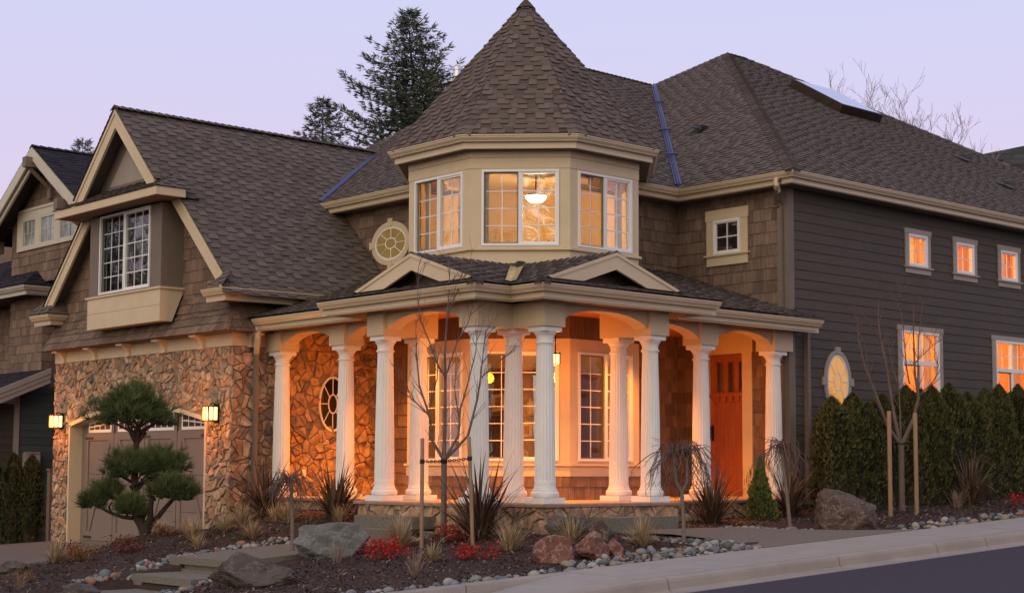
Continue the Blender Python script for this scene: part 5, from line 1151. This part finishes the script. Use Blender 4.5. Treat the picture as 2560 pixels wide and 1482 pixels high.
for cx, cy, rx, ry, dep, n in ((326, 1036, 98, 38, 0, 520), (318, 1003, 66, 34, 0, 330), (316, 1168, 60, 38, -.05, 330), (392, 1160, 58, 34, .08, 330), (420, 1226, 62, 36, -.02, 360), (262, 1232, 38, 30, .05, 200), (222, 1254, 30, 20, 0, 150), (322, 1268, 36, 28, -.15, 210), (470, 1232, 22, 8, 0, 60)):
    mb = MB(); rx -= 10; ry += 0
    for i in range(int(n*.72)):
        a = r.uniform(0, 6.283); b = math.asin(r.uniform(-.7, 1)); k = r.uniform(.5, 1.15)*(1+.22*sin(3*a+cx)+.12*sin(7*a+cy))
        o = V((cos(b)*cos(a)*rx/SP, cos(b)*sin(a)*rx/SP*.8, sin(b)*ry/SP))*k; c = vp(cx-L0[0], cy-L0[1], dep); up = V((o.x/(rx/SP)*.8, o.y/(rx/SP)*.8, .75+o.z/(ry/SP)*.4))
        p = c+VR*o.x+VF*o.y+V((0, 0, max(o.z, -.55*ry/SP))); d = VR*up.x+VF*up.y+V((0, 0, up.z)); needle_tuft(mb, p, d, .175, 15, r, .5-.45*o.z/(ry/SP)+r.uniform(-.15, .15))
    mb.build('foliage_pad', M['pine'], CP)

# ---- columnar evergreens
def column_mesh(h, w_, n, seed, mt, lf=.05, cone=.0):
    r = random.Random(seed); mb = MB(); ph = [r.uniform(0, 6.3) for _ in range(6)]
    for i in range(n):
        z = h*r.random()**(.85 if cone else .72); f_ = z/h; a = r.uniform(0, 6.283)
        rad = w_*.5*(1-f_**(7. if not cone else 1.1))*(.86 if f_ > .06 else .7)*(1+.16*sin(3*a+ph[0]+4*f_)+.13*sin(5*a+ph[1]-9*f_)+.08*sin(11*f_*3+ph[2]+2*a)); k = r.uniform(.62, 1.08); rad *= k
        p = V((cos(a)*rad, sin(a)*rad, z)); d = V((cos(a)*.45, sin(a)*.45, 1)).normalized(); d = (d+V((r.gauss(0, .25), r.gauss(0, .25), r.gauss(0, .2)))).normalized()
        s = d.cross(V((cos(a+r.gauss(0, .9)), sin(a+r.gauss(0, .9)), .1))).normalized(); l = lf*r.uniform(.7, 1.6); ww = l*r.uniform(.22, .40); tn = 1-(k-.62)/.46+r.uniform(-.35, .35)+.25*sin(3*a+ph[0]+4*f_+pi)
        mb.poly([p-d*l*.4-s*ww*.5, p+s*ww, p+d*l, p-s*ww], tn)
    for i in range(int(n*.02)):
        z = h*r.uniform(.5, 1.0); a = r.uniform(0, 6.283); rad = w_*.5*(1-(z/h)**3.2)
        p = V((cos(a)*rad, sin(a)*rad, z)); mb.tube([p, p+V((r.gauss(0, .02), r.gauss(0, .02), .10))], [.006, .002], 3, .1)
    core = MB(); core.lathe((0, 0, 0), [(0, w_*.3), (h*.3, w_*.31), (h*.6, w_*.27), (h*.85, w_*.15), (h*.95, .02)] if not cone else [(0, w_*.3), (h*.5, w_*.17), (h*.9, .02)], 9)
    return mb, core, mt
AR = []
for i in range(4):
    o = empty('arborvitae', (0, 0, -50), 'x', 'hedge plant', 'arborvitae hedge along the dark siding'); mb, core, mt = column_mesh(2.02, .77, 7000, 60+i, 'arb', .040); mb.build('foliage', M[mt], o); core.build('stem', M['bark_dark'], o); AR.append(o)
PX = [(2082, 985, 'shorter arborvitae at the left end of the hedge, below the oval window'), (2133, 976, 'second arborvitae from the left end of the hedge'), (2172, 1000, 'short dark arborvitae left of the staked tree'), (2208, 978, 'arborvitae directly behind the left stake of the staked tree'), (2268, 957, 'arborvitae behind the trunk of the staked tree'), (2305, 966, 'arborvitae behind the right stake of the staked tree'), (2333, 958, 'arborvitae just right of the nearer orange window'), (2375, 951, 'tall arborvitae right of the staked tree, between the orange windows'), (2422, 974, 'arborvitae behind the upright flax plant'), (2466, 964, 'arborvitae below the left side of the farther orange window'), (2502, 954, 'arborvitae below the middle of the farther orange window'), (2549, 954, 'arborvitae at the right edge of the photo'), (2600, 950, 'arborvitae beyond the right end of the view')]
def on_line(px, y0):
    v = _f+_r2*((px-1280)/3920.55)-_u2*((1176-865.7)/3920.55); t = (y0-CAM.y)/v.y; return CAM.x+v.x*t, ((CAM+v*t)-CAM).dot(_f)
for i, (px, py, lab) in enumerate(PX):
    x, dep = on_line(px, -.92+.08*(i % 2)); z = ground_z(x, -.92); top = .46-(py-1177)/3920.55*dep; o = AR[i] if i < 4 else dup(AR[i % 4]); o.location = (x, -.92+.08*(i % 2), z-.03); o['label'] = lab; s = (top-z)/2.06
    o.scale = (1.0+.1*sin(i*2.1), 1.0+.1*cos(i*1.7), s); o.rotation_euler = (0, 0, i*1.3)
for i, (x, y, lab) in enumerate(((-.79, 13.6, 'dark columnar evergreen nearest the garage on the left'), (-1.09, 13.8, 'middle dark columnar evergreen at the left edge'), (-1.42, 14.1, 'leftmost dark columnar evergreen, cut by the photo edge'))):
    if i == 0:
        LA = empty('arborvitae', (0, 0, 0), lab, 'evergreen', 'dark evergreens beside the driveway'); mb, core, mt = column_mesh(1.8, .52, 3600, 75, 'arbd'); mb.build('foliage', M[mt], LA); core.build('stem', M['bark_dark'], LA); o = LA
    else: o = dup(LA, label=lab)
    o.location = G3(x, y, -.04); o.rotation_euler = (0, 0, i*2.); o.scale = (1, 1, (.97, 1.0, 1.03)[i])
o = empty('dwarf_conifer', G3(4.55, -.75), 'small bright green cone-shaped conifer beside the red door', 'conifer'); mb, core, mt = column_mesh(.95, .60, 4200, 77, 'dwarf', .035, 1); mb.build('foliage', M[mt], o); core.build('stem', M['bark_dark'], o)

# ---- bare trees
def twigs(mb, p, d, ln, rad, depth, r, up=.25, sp=.55, mini=.0022):
    p = V(p); d = V(d).normalized(); n = 4; pts = [p.copy()]
    for i in range(n):
        d = (d+V((r.gauss(0, .10), r.gauss(0, .10), r.gauss(0, .06)+up*.12))).normalized(); p = p+d*(ln/n); pts.append(p.copy())
    mb.tube(pts, [max(mini, rad*(1-.65*i/n)) for i in range(n+1)], 4 if rad < .012 else 6, r.random(), 0, False)
    if depth > 0:
        for k in range(r.choice((2, 3, 3))):
            i = r.randint(1, n); a = r.uniform(0, 6.283); s = V((cos(a), sin(a), r.uniform(-.1, .3))); twigs(mb, pts[i], d+s*sp, ln*r.uniform(.45, .75), max(mini, rad*.5), depth-1, r, up, sp, mini)
def limbs(mb, mt, base, sc, L, seed, tw=(.35, 2), dens=3):
    """L: list of (points in image pixels relative to the fork, radii)"""
    r = random.Random(seed)
    for pts, r0, r1 in L:
        dep = r.uniform(-.25, .25); P = []
        for i, (x, y) in enumerate(pts): P.append(base+VR*(x*sc)+V((0, 0, -y*sc))+VF*(dep*i/(len(pts)-1)*1.2+r.gauss(0, .015)))
        mb.tube(P, [r0+(r1-r0)*i/(len(P)-1) for i in range(len(P))], 7, .5, 0, False)
        for i in range(1, len(P)):
            for k in range(dens):
                q = P[i-1].lerp(P[i], r.random()); dd = (P[i]-P[i-1]).normalized(); a = r.uniform(0, 6.283)
                twigs(mt, q, dd+V((cos(a)*.6, sin(a)*.6, .15)), tw[0]*r.uniform(.4, 1.1), .005, tw[1]-1 if i < len(P)-1 else tw[1], r)
T1 = empty('young_tree', G3(-1.42, -.18, -.03), 'bare young tree tied between two stakes before the porch', 'tree'); b0 = T1.location.copy()
SC1 = 20.9/3920.55; fk = V((0, 0, .03+(1352-1150)*SC1)); tr = MB(); tr.tube([(0, 0, -.05), (0, 0, .1), fk*.5, fk, fk+V((0, 0, .03))], [.062, .045, .040, .040, .036], 9); mt = MB()
z = lambda L_: [((x-225)*.48, (y-1130)*.48) for x, y in L_]
limbs(tr, mt, fk, SC1, [(z([(225, 1130), (165, 1030), (150, 900), (95, 740), (80, 580), (75, 400)]), .024, .004), (z([(152, 900), (95, 845), (50, 800), (20, 700)]), .012, .003), (z([(226, 1120), (228, 900), (228, 700), (225, 560), (235, 370), (245, 200), (247, 90)]), .028, .004), (z([(228, 690), (195, 640), (150, 520), (100, 400), (85, 300), (88, 130)]), .016, .003),
   (z([(230, 1120), (300, 1000), (310, 860), (350, 720), (390, 560), (395, 480)]), .020, .003), (z([(233, 1125), (350, 1000), (400, 800), (415, 690), (428, 560), (440, 440)]), .022, .003), (z([(412, 700), (470, 645), (530, 590)]), .010, .003), (z([(230, 690), (290, 500), (345, 400), (372, 300)]), .013, .003), (z([(236, 380), (270, 290), (300, 200), (380, 60)]), .009, .002), (z([(150, 850), (185, 700), (190, 560)]), .012, .003), (z([(305, 930), (280, 760), (285, 560)]), .011, .003)], 51, (.32, 1), 4)
tr.build('trunk', M['bark'], T1, True); mt.build('twigs', M['twig'], T1)
def stake(x, y, h, label, rad=.024, lean=(0, 0)):
    mb = MB(); n = 10; mb.tube([(0, 0, -.15), (lean[0]*.5, lean[1]*.5, h*.5), (lean[0], lean[1], h-.01), (lean[0], lean[1], h)], [rad, rad, rad*.98, rad*.85], 12)
    o = mb.build('tree_stake', M['stake'], smooth=True); o.location = G3(x, y); tag(o, label, 'stake', 'wooden tree stakes'); return o
D1 = 20.2
stake(-2.10, -.56, 1.42, 'left wooden stake of the chained young tree', .026); stake(-1.62, -1.02, 1.40, 'right wooden stake of the chained young tree', .026, (-.045, .04))
mb = MB(); za = .46-(1155-1177)/3920.55*20.6; A = V((-2.10, -.56, za-.01)); Bq = V((-1.42, -.18, za+.0)); Cq = V((-1.655, -.985, za+.03))
for p, q in ((A, Bq), (Bq, Cq)):
    n = 11; d = (q-p)/n; u = d.normalized(); s1 = u.cross(V((0, 0, 1))).normalized(); s2 = u.cross(s1)
    for i in range(n):
        s = s1 if i % 2 else s2; c = p+d*(i+.5); k = d.length*.62; ring = [c+u*k*cos(t*pi/5)+s*.016*sin(t*pi/5) for t in range(11)]; mb.tube(ring, .0055, 4, cap=False)
tag(mb.build('tie_chain', M['rubber']), 'black plastic chain tying the young tree to its stakes', 'chain')
for p, rd in ((A, .032), (Bq, .046), (Cq, .032)): mb = MB(); mb.lathe((p.x, p.y, p.z-.028), [(0, rd), (.056, rd)], 14); mb.build('chain_wrap', M['rubber'], bpy.data.objects['tie_chain'])
T2 = empty('young_tree', G3(7.31, -1.48, -.03), 'bare multi-stemmed young tree staked in front of the hedge', 'tree'); SC2 = 25.9/3920.55; fk = V((0, 0, .03+(1275-1112)*SC2)); tr = MB(); mt = MB()
tr.tube([(0, 0, -.05), (0, 0, .2), fk*.6, fk], [.06, .05, .048, .052], 9); z = lambda L_: [((x-1275)*.27754, (y-1190)*.27754) for x, y in L_]
limbs(tr, mt, fk, SC2, [(z([(1270, 1190), (1150, 1020), (1070, 830), (1000, 640), (940, 500), (880, 250), (870, 60)]), .034, .006), (z([(1270, 1180), (1220, 950), (1200, 800), (1160, 500), (1110, 250), (1090, 60), (1100, -120)]), .036, .006), (z([(1285, 1180), (1380, 960), (1430, 760), (1392, 560), (1385, 350), (1370, 150), (1375, -60)]), .036, .006), (z([(1430, 760), (1530, 660), (1590, 590), (1610, 470), (1560, 400)]), .012, .003),
   (z([(1275, 1170), (1265, 900), (1255, 700), (1235, 560)]), .018, .004), (z([(1360, 640), (1330, 480), (1320, 320), (1310, 100), (1285, -80), (1280, -180)]), .014, .003), (z([(1430, 740), (1440, 500), (1450, 250), (1480, 0), (1500, -120)]), .014, .003), (z([(1000, 640), (960, 300), (900, 180), (860, 50)]), .008, .003), (z([(1110, 250), (1040, 170), (960, 60)]), .008, .003), (z([(1390, 480), (1480, 380), (1560, 300), (1640, 240)]), .008, .003), (z([(1250, 620), (1210, 440), (1200, 240)]), .01, .003)], 57, (.42, 1), 3)
tr.build('trunk', M['bark'], T2, True); mt.build('twigs', M['twig'], T2)
stake(6.22, -2.0, 1.66, 'left pale stake of the tree in front of the hedge', .035); stake(6.84, -2.07, 1.62, 'right pale stake of the tree in front of the hedge', .035)
mb = MB(); zt = .46-(1107-1178)/3920.55*25; mb.tube([(6.22, -2.0, zt), (6.85, -1.72, zt+.01), (7.31, -1.48, zt+.0), (7.1, -1.8, zt), (6.84, -2.07, zt)], .010, 5); tag(mb.build('tree_tie', M['rubber']), 'black strap tying the hedge-side tree to its stakes', 'strap')
def weeping(x, y, h, rad, seed, label, n=60, bar='bark_pale', lean=(0, 0), fork=True, drop=.55):
    r = random.Random(seed); o = empty('weeping_tree', G3(x, y, -.02), label, 'weeping tree', 'small bare weeping trees'); tr = MB(); mt = MB(); top = V((lean[0], lean[1], h*.86))
    f0 = top*.58 if fork else top
    tr.tube([(0, 0, -.05), f0*.5+V((.01, 0, 0)), f0], [.030, .024, .024], 8); tips = []
    if fork:
        for s in (-1, 1):
            q = f0+VR*s*.07+V((0, 0, h*.10)); e_ = top+VR*s*.09+V((0, 0, .02)); tr.tube([f0, q, e_], [.022, .019, .014], 7); tips.append(e_)
    else: tips = [top]
    for i in range(n):
        p = r.choice(tips)+V((r.gauss(0, .02), r.gauss(0, .02), r.uniform(-.06, .04))); az = r.uniform(0, 6.283); R0 = rad*r.uniform(.35, 1.05); up = h*r.uniform(.03, .15); dr = h*drop*r.uniform(.25, 1.1); pts = [p]
        for k in range(1, 9):
            t = k/8; rr = R0*(1-(1-t)**1.8); zz = up*sin(min(1, t*2.2)*pi)*.9-dr*max(0, t-.22)**1.5; pts.append(p+V((cos(az+.25*sin(3*t+i))*rr, sin(az+.25*sin(3*t+i))*rr, zz))+V((r.gauss(0, .014), r.gauss(0, .014), r.gauss(0, .010))))
        mt.tube(pts, [.0058*(1-.8*k/8)+.0014 for k in range(9)], 4, r.random(), 0, False)
        for k in range(2, 8):
            if r.random() < .7: twigs(mt, pts[k], (pts[k]-pts[k-1]).normalized()+V((r.gauss(0, .5), r.gauss(0, .5), -.3)), .16*r.uniform(.4, 1.2), .003, 0, r, -.6)
    tr.build('trunk', M[bar], o, True); mt.build('branches', M['twig'], o); return o
weeping(-2.88, 1.22, 1.12, .40, 1, 'slender bare weeping tree beside the grey boulder', 46, 'bark_pale', (-.03, .02), False, .32)
weeping(.345, -2.89, 1.34, .56, 2, 'bare weeping tree with forked pale trunk, left of the red door', 50, 'bark_pale', (-.035, .03), True, .62)
weeping(3.42, -2.21, 1.36, .46, 3, 'bare weeping tree with thin pale trunk, beside the largest boulder', 38, 'bark_pale', (-.10, .08), False, .5)

# ---- conifers beyond the house
def conifer(loc, h, spread, seed, label, m='fir', zmin=.35, nb=150, curve=1., sprig=.16, lean=(0, 0), tops=1, brown=0.):
    r = random.Random(seed); o = empty('fir_tree', loc, label, 'fir tree', 'fir trees behind the house'); tr = MB(); mb = MB()
    tr.tube([(0, 0, -1), (lean[0]*.3, lean[1]*.3, h*.5), (lean[0], lean[1], h*.97)], [h*.018, h*.011, .012], 8)
    def spray(p, d, s, t0):
        d = V(d).normalized(); a = d.cross(V((r.gauss(0, .3), r.gauss(0, .3), 1))).normalized()
        for sg in (-1, 1):
            q = (d+a*sg*r.uniform(.3, .8)+V((0, 0, r.uniform(-.35, .2)))).normalized(); w_ = q.cross(V((r.gauss(0, 1), r.gauss(0, 1), r.gauss(0, 1)))).normalized()*s*.085
            e_ = p+q*s*r.uniform(.6, 1.25); m_ = p.lerp(e_, .45); mb.poly([p, m_-w_, e_, m_+w_], t0+r.uniform(-.3, .3))
    for i in range(nb):
        f_ = zmin+(1-zmin)*(i+r.random())/nb; f_ = min(.995, f_); z = h*f_; az = i*2.4+r.gauss(0, .3); ln = spread*(h-z)**curve*r.choice((.5, .7, .9, 1., 1.12))*r.uniform(.85, 1.1)+.12
        p = V((lean[0]*f_**2, lean[1]*f_**2, z)); d = V((cos(az), sin(az), .55*(f_-.35))); n = max(3, int(ln/.22)); pts = [p]
        for k in range(n):
            t = k/n; dd = (d+V((0, 0, -.30*(1-t)+.55*t*t))).normalized(); p = p+dd*(ln/n); pts.append(p)
            w_ = ln*.34*(1-t*.8); s = dd.cross(V((0, 0, 1))).normalized(); m_ = 4+int(w_/.06)
            for j in range(m_):
                for sg in (-1, 1):
                    if r.random() < .9:
                        q = p+s*sg*w_*(j/m_)*r.uniform(.7, 1.1)-dd*(w_*j/m_*.35)+V((0, 0, r.gauss(0, .02)-.10*j/m_)); spray(q, dd+s*sg*.8, sprig*r.uniform(.7, 1.3), .35+.5*(1-t)*r.random()+.2*(brown))
        spray(p, d+V((0, 0, .5)), sprig*1.3, .2); tr.tube(pts, [max(.006, .012*ln*(1-k/(n+1))) for k in range(len(pts))], 4, cap=False)
    for k in range(14): spray(V((lean[0], lean[1], h*(.97+.03*k/14))), (r.gauss(0, .3), r.gauss(0, .3), 1), sprig, .3)
    tr.build('trunk', M['bark_dark'], o); mb.build('crown', M[m], o); return o
conifer((13.36, 18.10, -.4), 14.1, .80, 3, 'tallest ragged fir behind the turret roof', 'fir', .42, 250, .92, .18, (-.62, .54))
conifer((14.77, 25.76, -.4), 13.1, .62, 4, 'brownish fir standing left of the tallest fir', 'firb', .50, 150, .85, .18, (0, 0), 1, .3)
conifer((10.30, 33.92, -.6), 12.55, .5, 5, 'tip of a distant fir showing above the neighbouring roof', 'fir', .6, 90, .85, .16)
o = empty('bare_tree', (21.5, 8.2, .2), 'leafless branching tree behind the right end of the roof', 'tree'); tr = MB(); mt = MB(); r = random.Random(8); tr.tube([(0, 0, -.5), (.05, 0, 3.2), (0, .1, 6.0)], [.16, .13, .12], 9)
for k in range(26):
    s_ = (k-12.5)/12.5; e_ = VR*(s_*2.6+r.gauss(0, .2))+VF*r.uniform(-1.2, 1.2)+V((0, 0, 9.8-1.0*s_-1.5*abs(s_)**2+r.uniform(-.9, .5))); q0 = V((0, 0, r.uniform(4.6, 6.0))); m_ = q0.lerp(e_, .5)+VR*s_*.5
    tr.tube([q0, m_, e_], [.05, .03, .012], 5, cap=False)
    for j in range(5): twigs(mt, m_.lerp(e_, r.random()), (e_-m_).normalized()+V((r.gauss(0, .35), r.gauss(0, .35), .4)), 1.0*r.uniform(.5, 1.1), .010, 3, r, .5, .6, .0040)
tr.build('trunk', M['bark'], o, True); mt.build('branches', mat('far_twig', (.36, .27, .26), (.27, .20, .20), .9, 5, amt=.2), o)

FT = [q for q in bpy.data.objects if q.name.startswith('fir_tree')]
for i, (x, y, s, lab) in enumerate(((-29, -30, 1.15, 'fir across the street, mirrored in the middle turret window'), (-24, -37, .95, 'second fir across the street'), (-35, -25, 1.05, 'third fir across the street'), (-24, 31, 1., 'fir down the street to the left'), (-20, 48, 1.2, 'farther fir down the street to the left'), (-28, 22, .8, 'small fir down the street to the left'), (27, -28, 1., 'fir up the street to the right'), (20, -33, 1.15, 'farther fir up the street to the right'))):
    t_ = dup(FT[i % 2], (x, y, -1.5), i*1.1, s, lab); t_['group'] = 'fir trees on the other side of the street'

# ================================================================ NEIGHBOURING HOUSES
NB = empty('neighbour_house', (1.0, 17.0, -1.0), 'brown shingled neighbouring house with dark roofs at the left edge', 'house'); NB_O = V((1.0, 17.0, -1.0))
def np_(name, mb, m): ob = mb.build(name, m, NB, loc=NB_O); ob.location = (0, 0, 0); return ob
mb = MB(); F = FA(1.0); yA, zA, sl_ = 16.70, 7.70, .66
for i, q in enumerate(([(1.0, 18.77, 4.7), (1.0, 14.9, 4.7), (1.0, 14.9, zA-sl_*1.8-.2), (1.0, yA, zA-.2), (1.0, 18.77, zA-sl_*2.07-.2)],)): shingle(mb, q, seed=201, **dict(SHK, ex=.215))
for i, q in enumerate((rect3(FA(1.0), -18.76, -17.08, 2.3, 4.6), rect3(FB(17.08), 1.0, 6, -1.2, 4.6), rect3(FA(1.62), -26, -18.7, -1.2, 4.7), rect3(FB(18.76), 1.0, 1.6, 2.3, 4.6))): shingle(mb, q, seed=210+i, **dict(SHK, ex=.207))
mb.poly(rect3(FA(2.2), -27, -18.7, 4.3, 7.0)); np_('wall', mb, M['shake'])
mb = MB(); kn = dict(ex=.14, wa=.1, wb=.3, t0=.003, t1=.018)
zz = lambda y: zA-sl_*abs(y-yA)
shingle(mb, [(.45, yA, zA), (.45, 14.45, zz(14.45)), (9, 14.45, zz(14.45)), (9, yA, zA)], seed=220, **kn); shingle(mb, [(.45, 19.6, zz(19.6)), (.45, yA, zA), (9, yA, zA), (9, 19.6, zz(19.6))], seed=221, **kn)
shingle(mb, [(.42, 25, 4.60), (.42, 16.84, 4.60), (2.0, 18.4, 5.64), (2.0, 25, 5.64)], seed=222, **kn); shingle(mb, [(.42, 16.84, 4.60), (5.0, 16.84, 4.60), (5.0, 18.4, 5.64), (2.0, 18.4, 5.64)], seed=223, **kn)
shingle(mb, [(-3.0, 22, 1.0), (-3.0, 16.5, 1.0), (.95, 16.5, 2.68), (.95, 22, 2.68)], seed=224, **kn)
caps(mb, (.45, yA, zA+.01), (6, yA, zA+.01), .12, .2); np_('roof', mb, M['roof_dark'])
mb = MB()
for x, dz in ((.44, 0.), (.52, -.10)):
    for a, b in ((14.45, yA), (yA, 19.6)):
        P = [(x, a, zz(a)-.03+dz), (x, b, zz(b)-.03+dz), (x, b, zz(b)-.30+dz), (x, a, zz(a)-.30+dz)]; Q = [(x+.05, p[1], p[2]) for p in P]; mb.poly(P); mb.poly(Q[::-1]); mb.grid([[P[i % 4], Q[i % 4]] for i in range(5)])
np_('rake_board', mb, M['trim_pale'])
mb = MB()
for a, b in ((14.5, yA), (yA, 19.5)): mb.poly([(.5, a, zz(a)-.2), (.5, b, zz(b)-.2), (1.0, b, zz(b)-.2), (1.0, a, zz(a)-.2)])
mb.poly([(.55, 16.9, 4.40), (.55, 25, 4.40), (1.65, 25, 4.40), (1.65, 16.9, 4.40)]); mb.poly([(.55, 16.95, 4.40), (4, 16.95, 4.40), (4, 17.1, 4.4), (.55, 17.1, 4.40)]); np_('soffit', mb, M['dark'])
mb = MB(); sweep(mb, [(.4, 25, 4.57), (.4, 16.82, 4.57), (5, 16.82, 4.57)], GUT); np_('gutter', mb, M['trim_pale'])
mb = MB(); F = FA(.98); holes = [(-18.17, -17.45, 5.56, 6.23), (-17.23, -16.48, 5.56, 6.23), (-16.26, -15.52, 5.56, 6.23)]
for q in minus(-18.42, -15.3, 5.5, 6.40, holes): mb.box(F, q[0], q[1], q[2], q[3], 0, .035)
mb.box(F, -18.46, -15.26, 6.40, 6.46, 0, .06)
np_('window_casing', mb, M['trim_pale'])
for h_ in holes:
    mb = MB(); ring_box(mb, F, *h_, .05, .0, .03); grid_bars(mb, F, h_[0]+.05, h_[1]-.05, h_[2]+.05, h_[3]-.05, 3, 2, .004, .007); w1 = np_('window', mb, M['trim_pale']); mb = MB(); mb.poly(rect3(F, h_[0]+.04, h_[1]-.04, h_[2]+.04, h_[3]-.04, .003)); ob = mb.build('pane', M['wavy_reflect'], w1, loc=NB_O); ob.location = (0, 0, 0)
for y, z, s in ((yA, 7.30, 1), (15.10, 6.15, .8), (19.3, 6.15, .8)):
    mb = MB(); mb.box(W3, .28, 1.0, y-.09, y+.09, z-.10, z+.13); mb.tube([(.42, y, z-.1), (.96, y, z-.55*s)], .06, 4); mb.box(W3, .88, 1.0, y-.08, y+.08, z-.75*s, z-.1); np_('knee_brace', mb, M['trim_brown'])
mb = MB(); mb.box(W3, .86, .98, 18.77, 19.6, 6.12, 6.30); np_('beam', mb, M['trim_brown'])
mb = MB(); F = FB(16.5)
for d0, d1, n in ((.0, .12, .03), (.12, .22, .015), (.22, .33, .0)):
    P = [F(.95, 2.70-d0, n), F(-3.0, 1.02-d0, n), F(-3.0, 1.02-d1, n), F(.95, 2.70-d1, n)]; Q = [p+V((0, .06, 0)) for p in P]; mb.poly(P); mb.grid([[P[i % 4], Q[i % 4]] for i in range(5)])
np_('shed_rake', mb, M['trim_grey'])
mb = MB(); shingle(mb, rect3(FB(17.06), .40, 6, -1.3, 2.3), seed=230, **LAP); np_('lap_siding', mb, M['siding_teal'])
mb = MB(); shingle(mb, rect3(FB(17.06), -3, .40, -1.3, 1.9), seed=231, **LAP); np_('lap_siding', mb, M['siding']); mb = MB(); mb.box(FB(17.05), .36, .48, -1.3, 2.3, 0, .04); np_('corner_board', mb, M['trim_grey'])
ob = empty('meter_box', (.76, 17.0, .5), 'grey electric meter box on the neighbouring wall', 'meter box'); mb = MB(); F = FB(17.02); mb.box(F, .58, .94, .26, .80, 0, .14); mb.box(F, .60, .92, .80, .83, 0, .16); k_ = mb.build('box', M['trim_grey'], ob, loc=(.76, 17.0, .5)); k_.location = (0, 0, 0)
mb = MB(); mb.tube([F(.78, .56, .14), F(.78, .56, .24)], .11, 16); k_ = mb.build('meter', M['steel'], ob, loc=(.76, 17.0, .5)); k_.location = (0, 0, 0)
mb = MB(); mb.box(W3, -.62, -.50, 13.15, 13.27, -1.3, .42); mb.box(W3, -.635, -.485, 13.135, 13.285, .42, .46); mb.box(W3, -.56, .2, 13.20, 13.23, -1.0, .30); tag(mb.build('gate_post', M['bark'], loc=(-.56, 13.2, -1.1)), 'brown wooden gate post against the garage corner', 'gate post')
RN = empty('far_house', (36, 12, 0), 'grey-roofed house partly hidden beyond the right roof slope', 'house'); q = V((36, 12, 0))
mb = MB(); a, b = V((33.3, 13.2, 11.38)), V((37.6, 9.2, 12.3)); a2, b2 = a+VF*-1.+VR*5-V((0, 0, 4.2)), b-VF*2.5+VR*4-V((0, 0, 3.6))
shingle(mb, [a+VR*-2-V((0, 0, 1.6)), a2-V((0, 0, 1.)), b2, b, a], ex=.2, wa=.2, wb=.5, t0=.004, t1=.02, seed=240); k_ = mb.build('roof', M['roof_grey'], RN, loc=q); k_.location = (0, 0, 0)
mb = MB(); c = a+VR*1.0-VF*.2-V((0, 0, .28)); mb.lathe(tuple(c), [(0, .24), (.14, .26), (.2, .22), (.24, .05)], 14); k_ = mb.build('roof_vent', M['iron'], RN, loc=q); k_.location = (0, 0, 0)
mb = MB(); mb.box(W3, 33.5, 41, 8, 15, 0, 8.5); k_ = mb.build('wall', M['siding'], RN, loc=q); k_.location = (0, 0, 0)
bpy.context.view_layer.update()
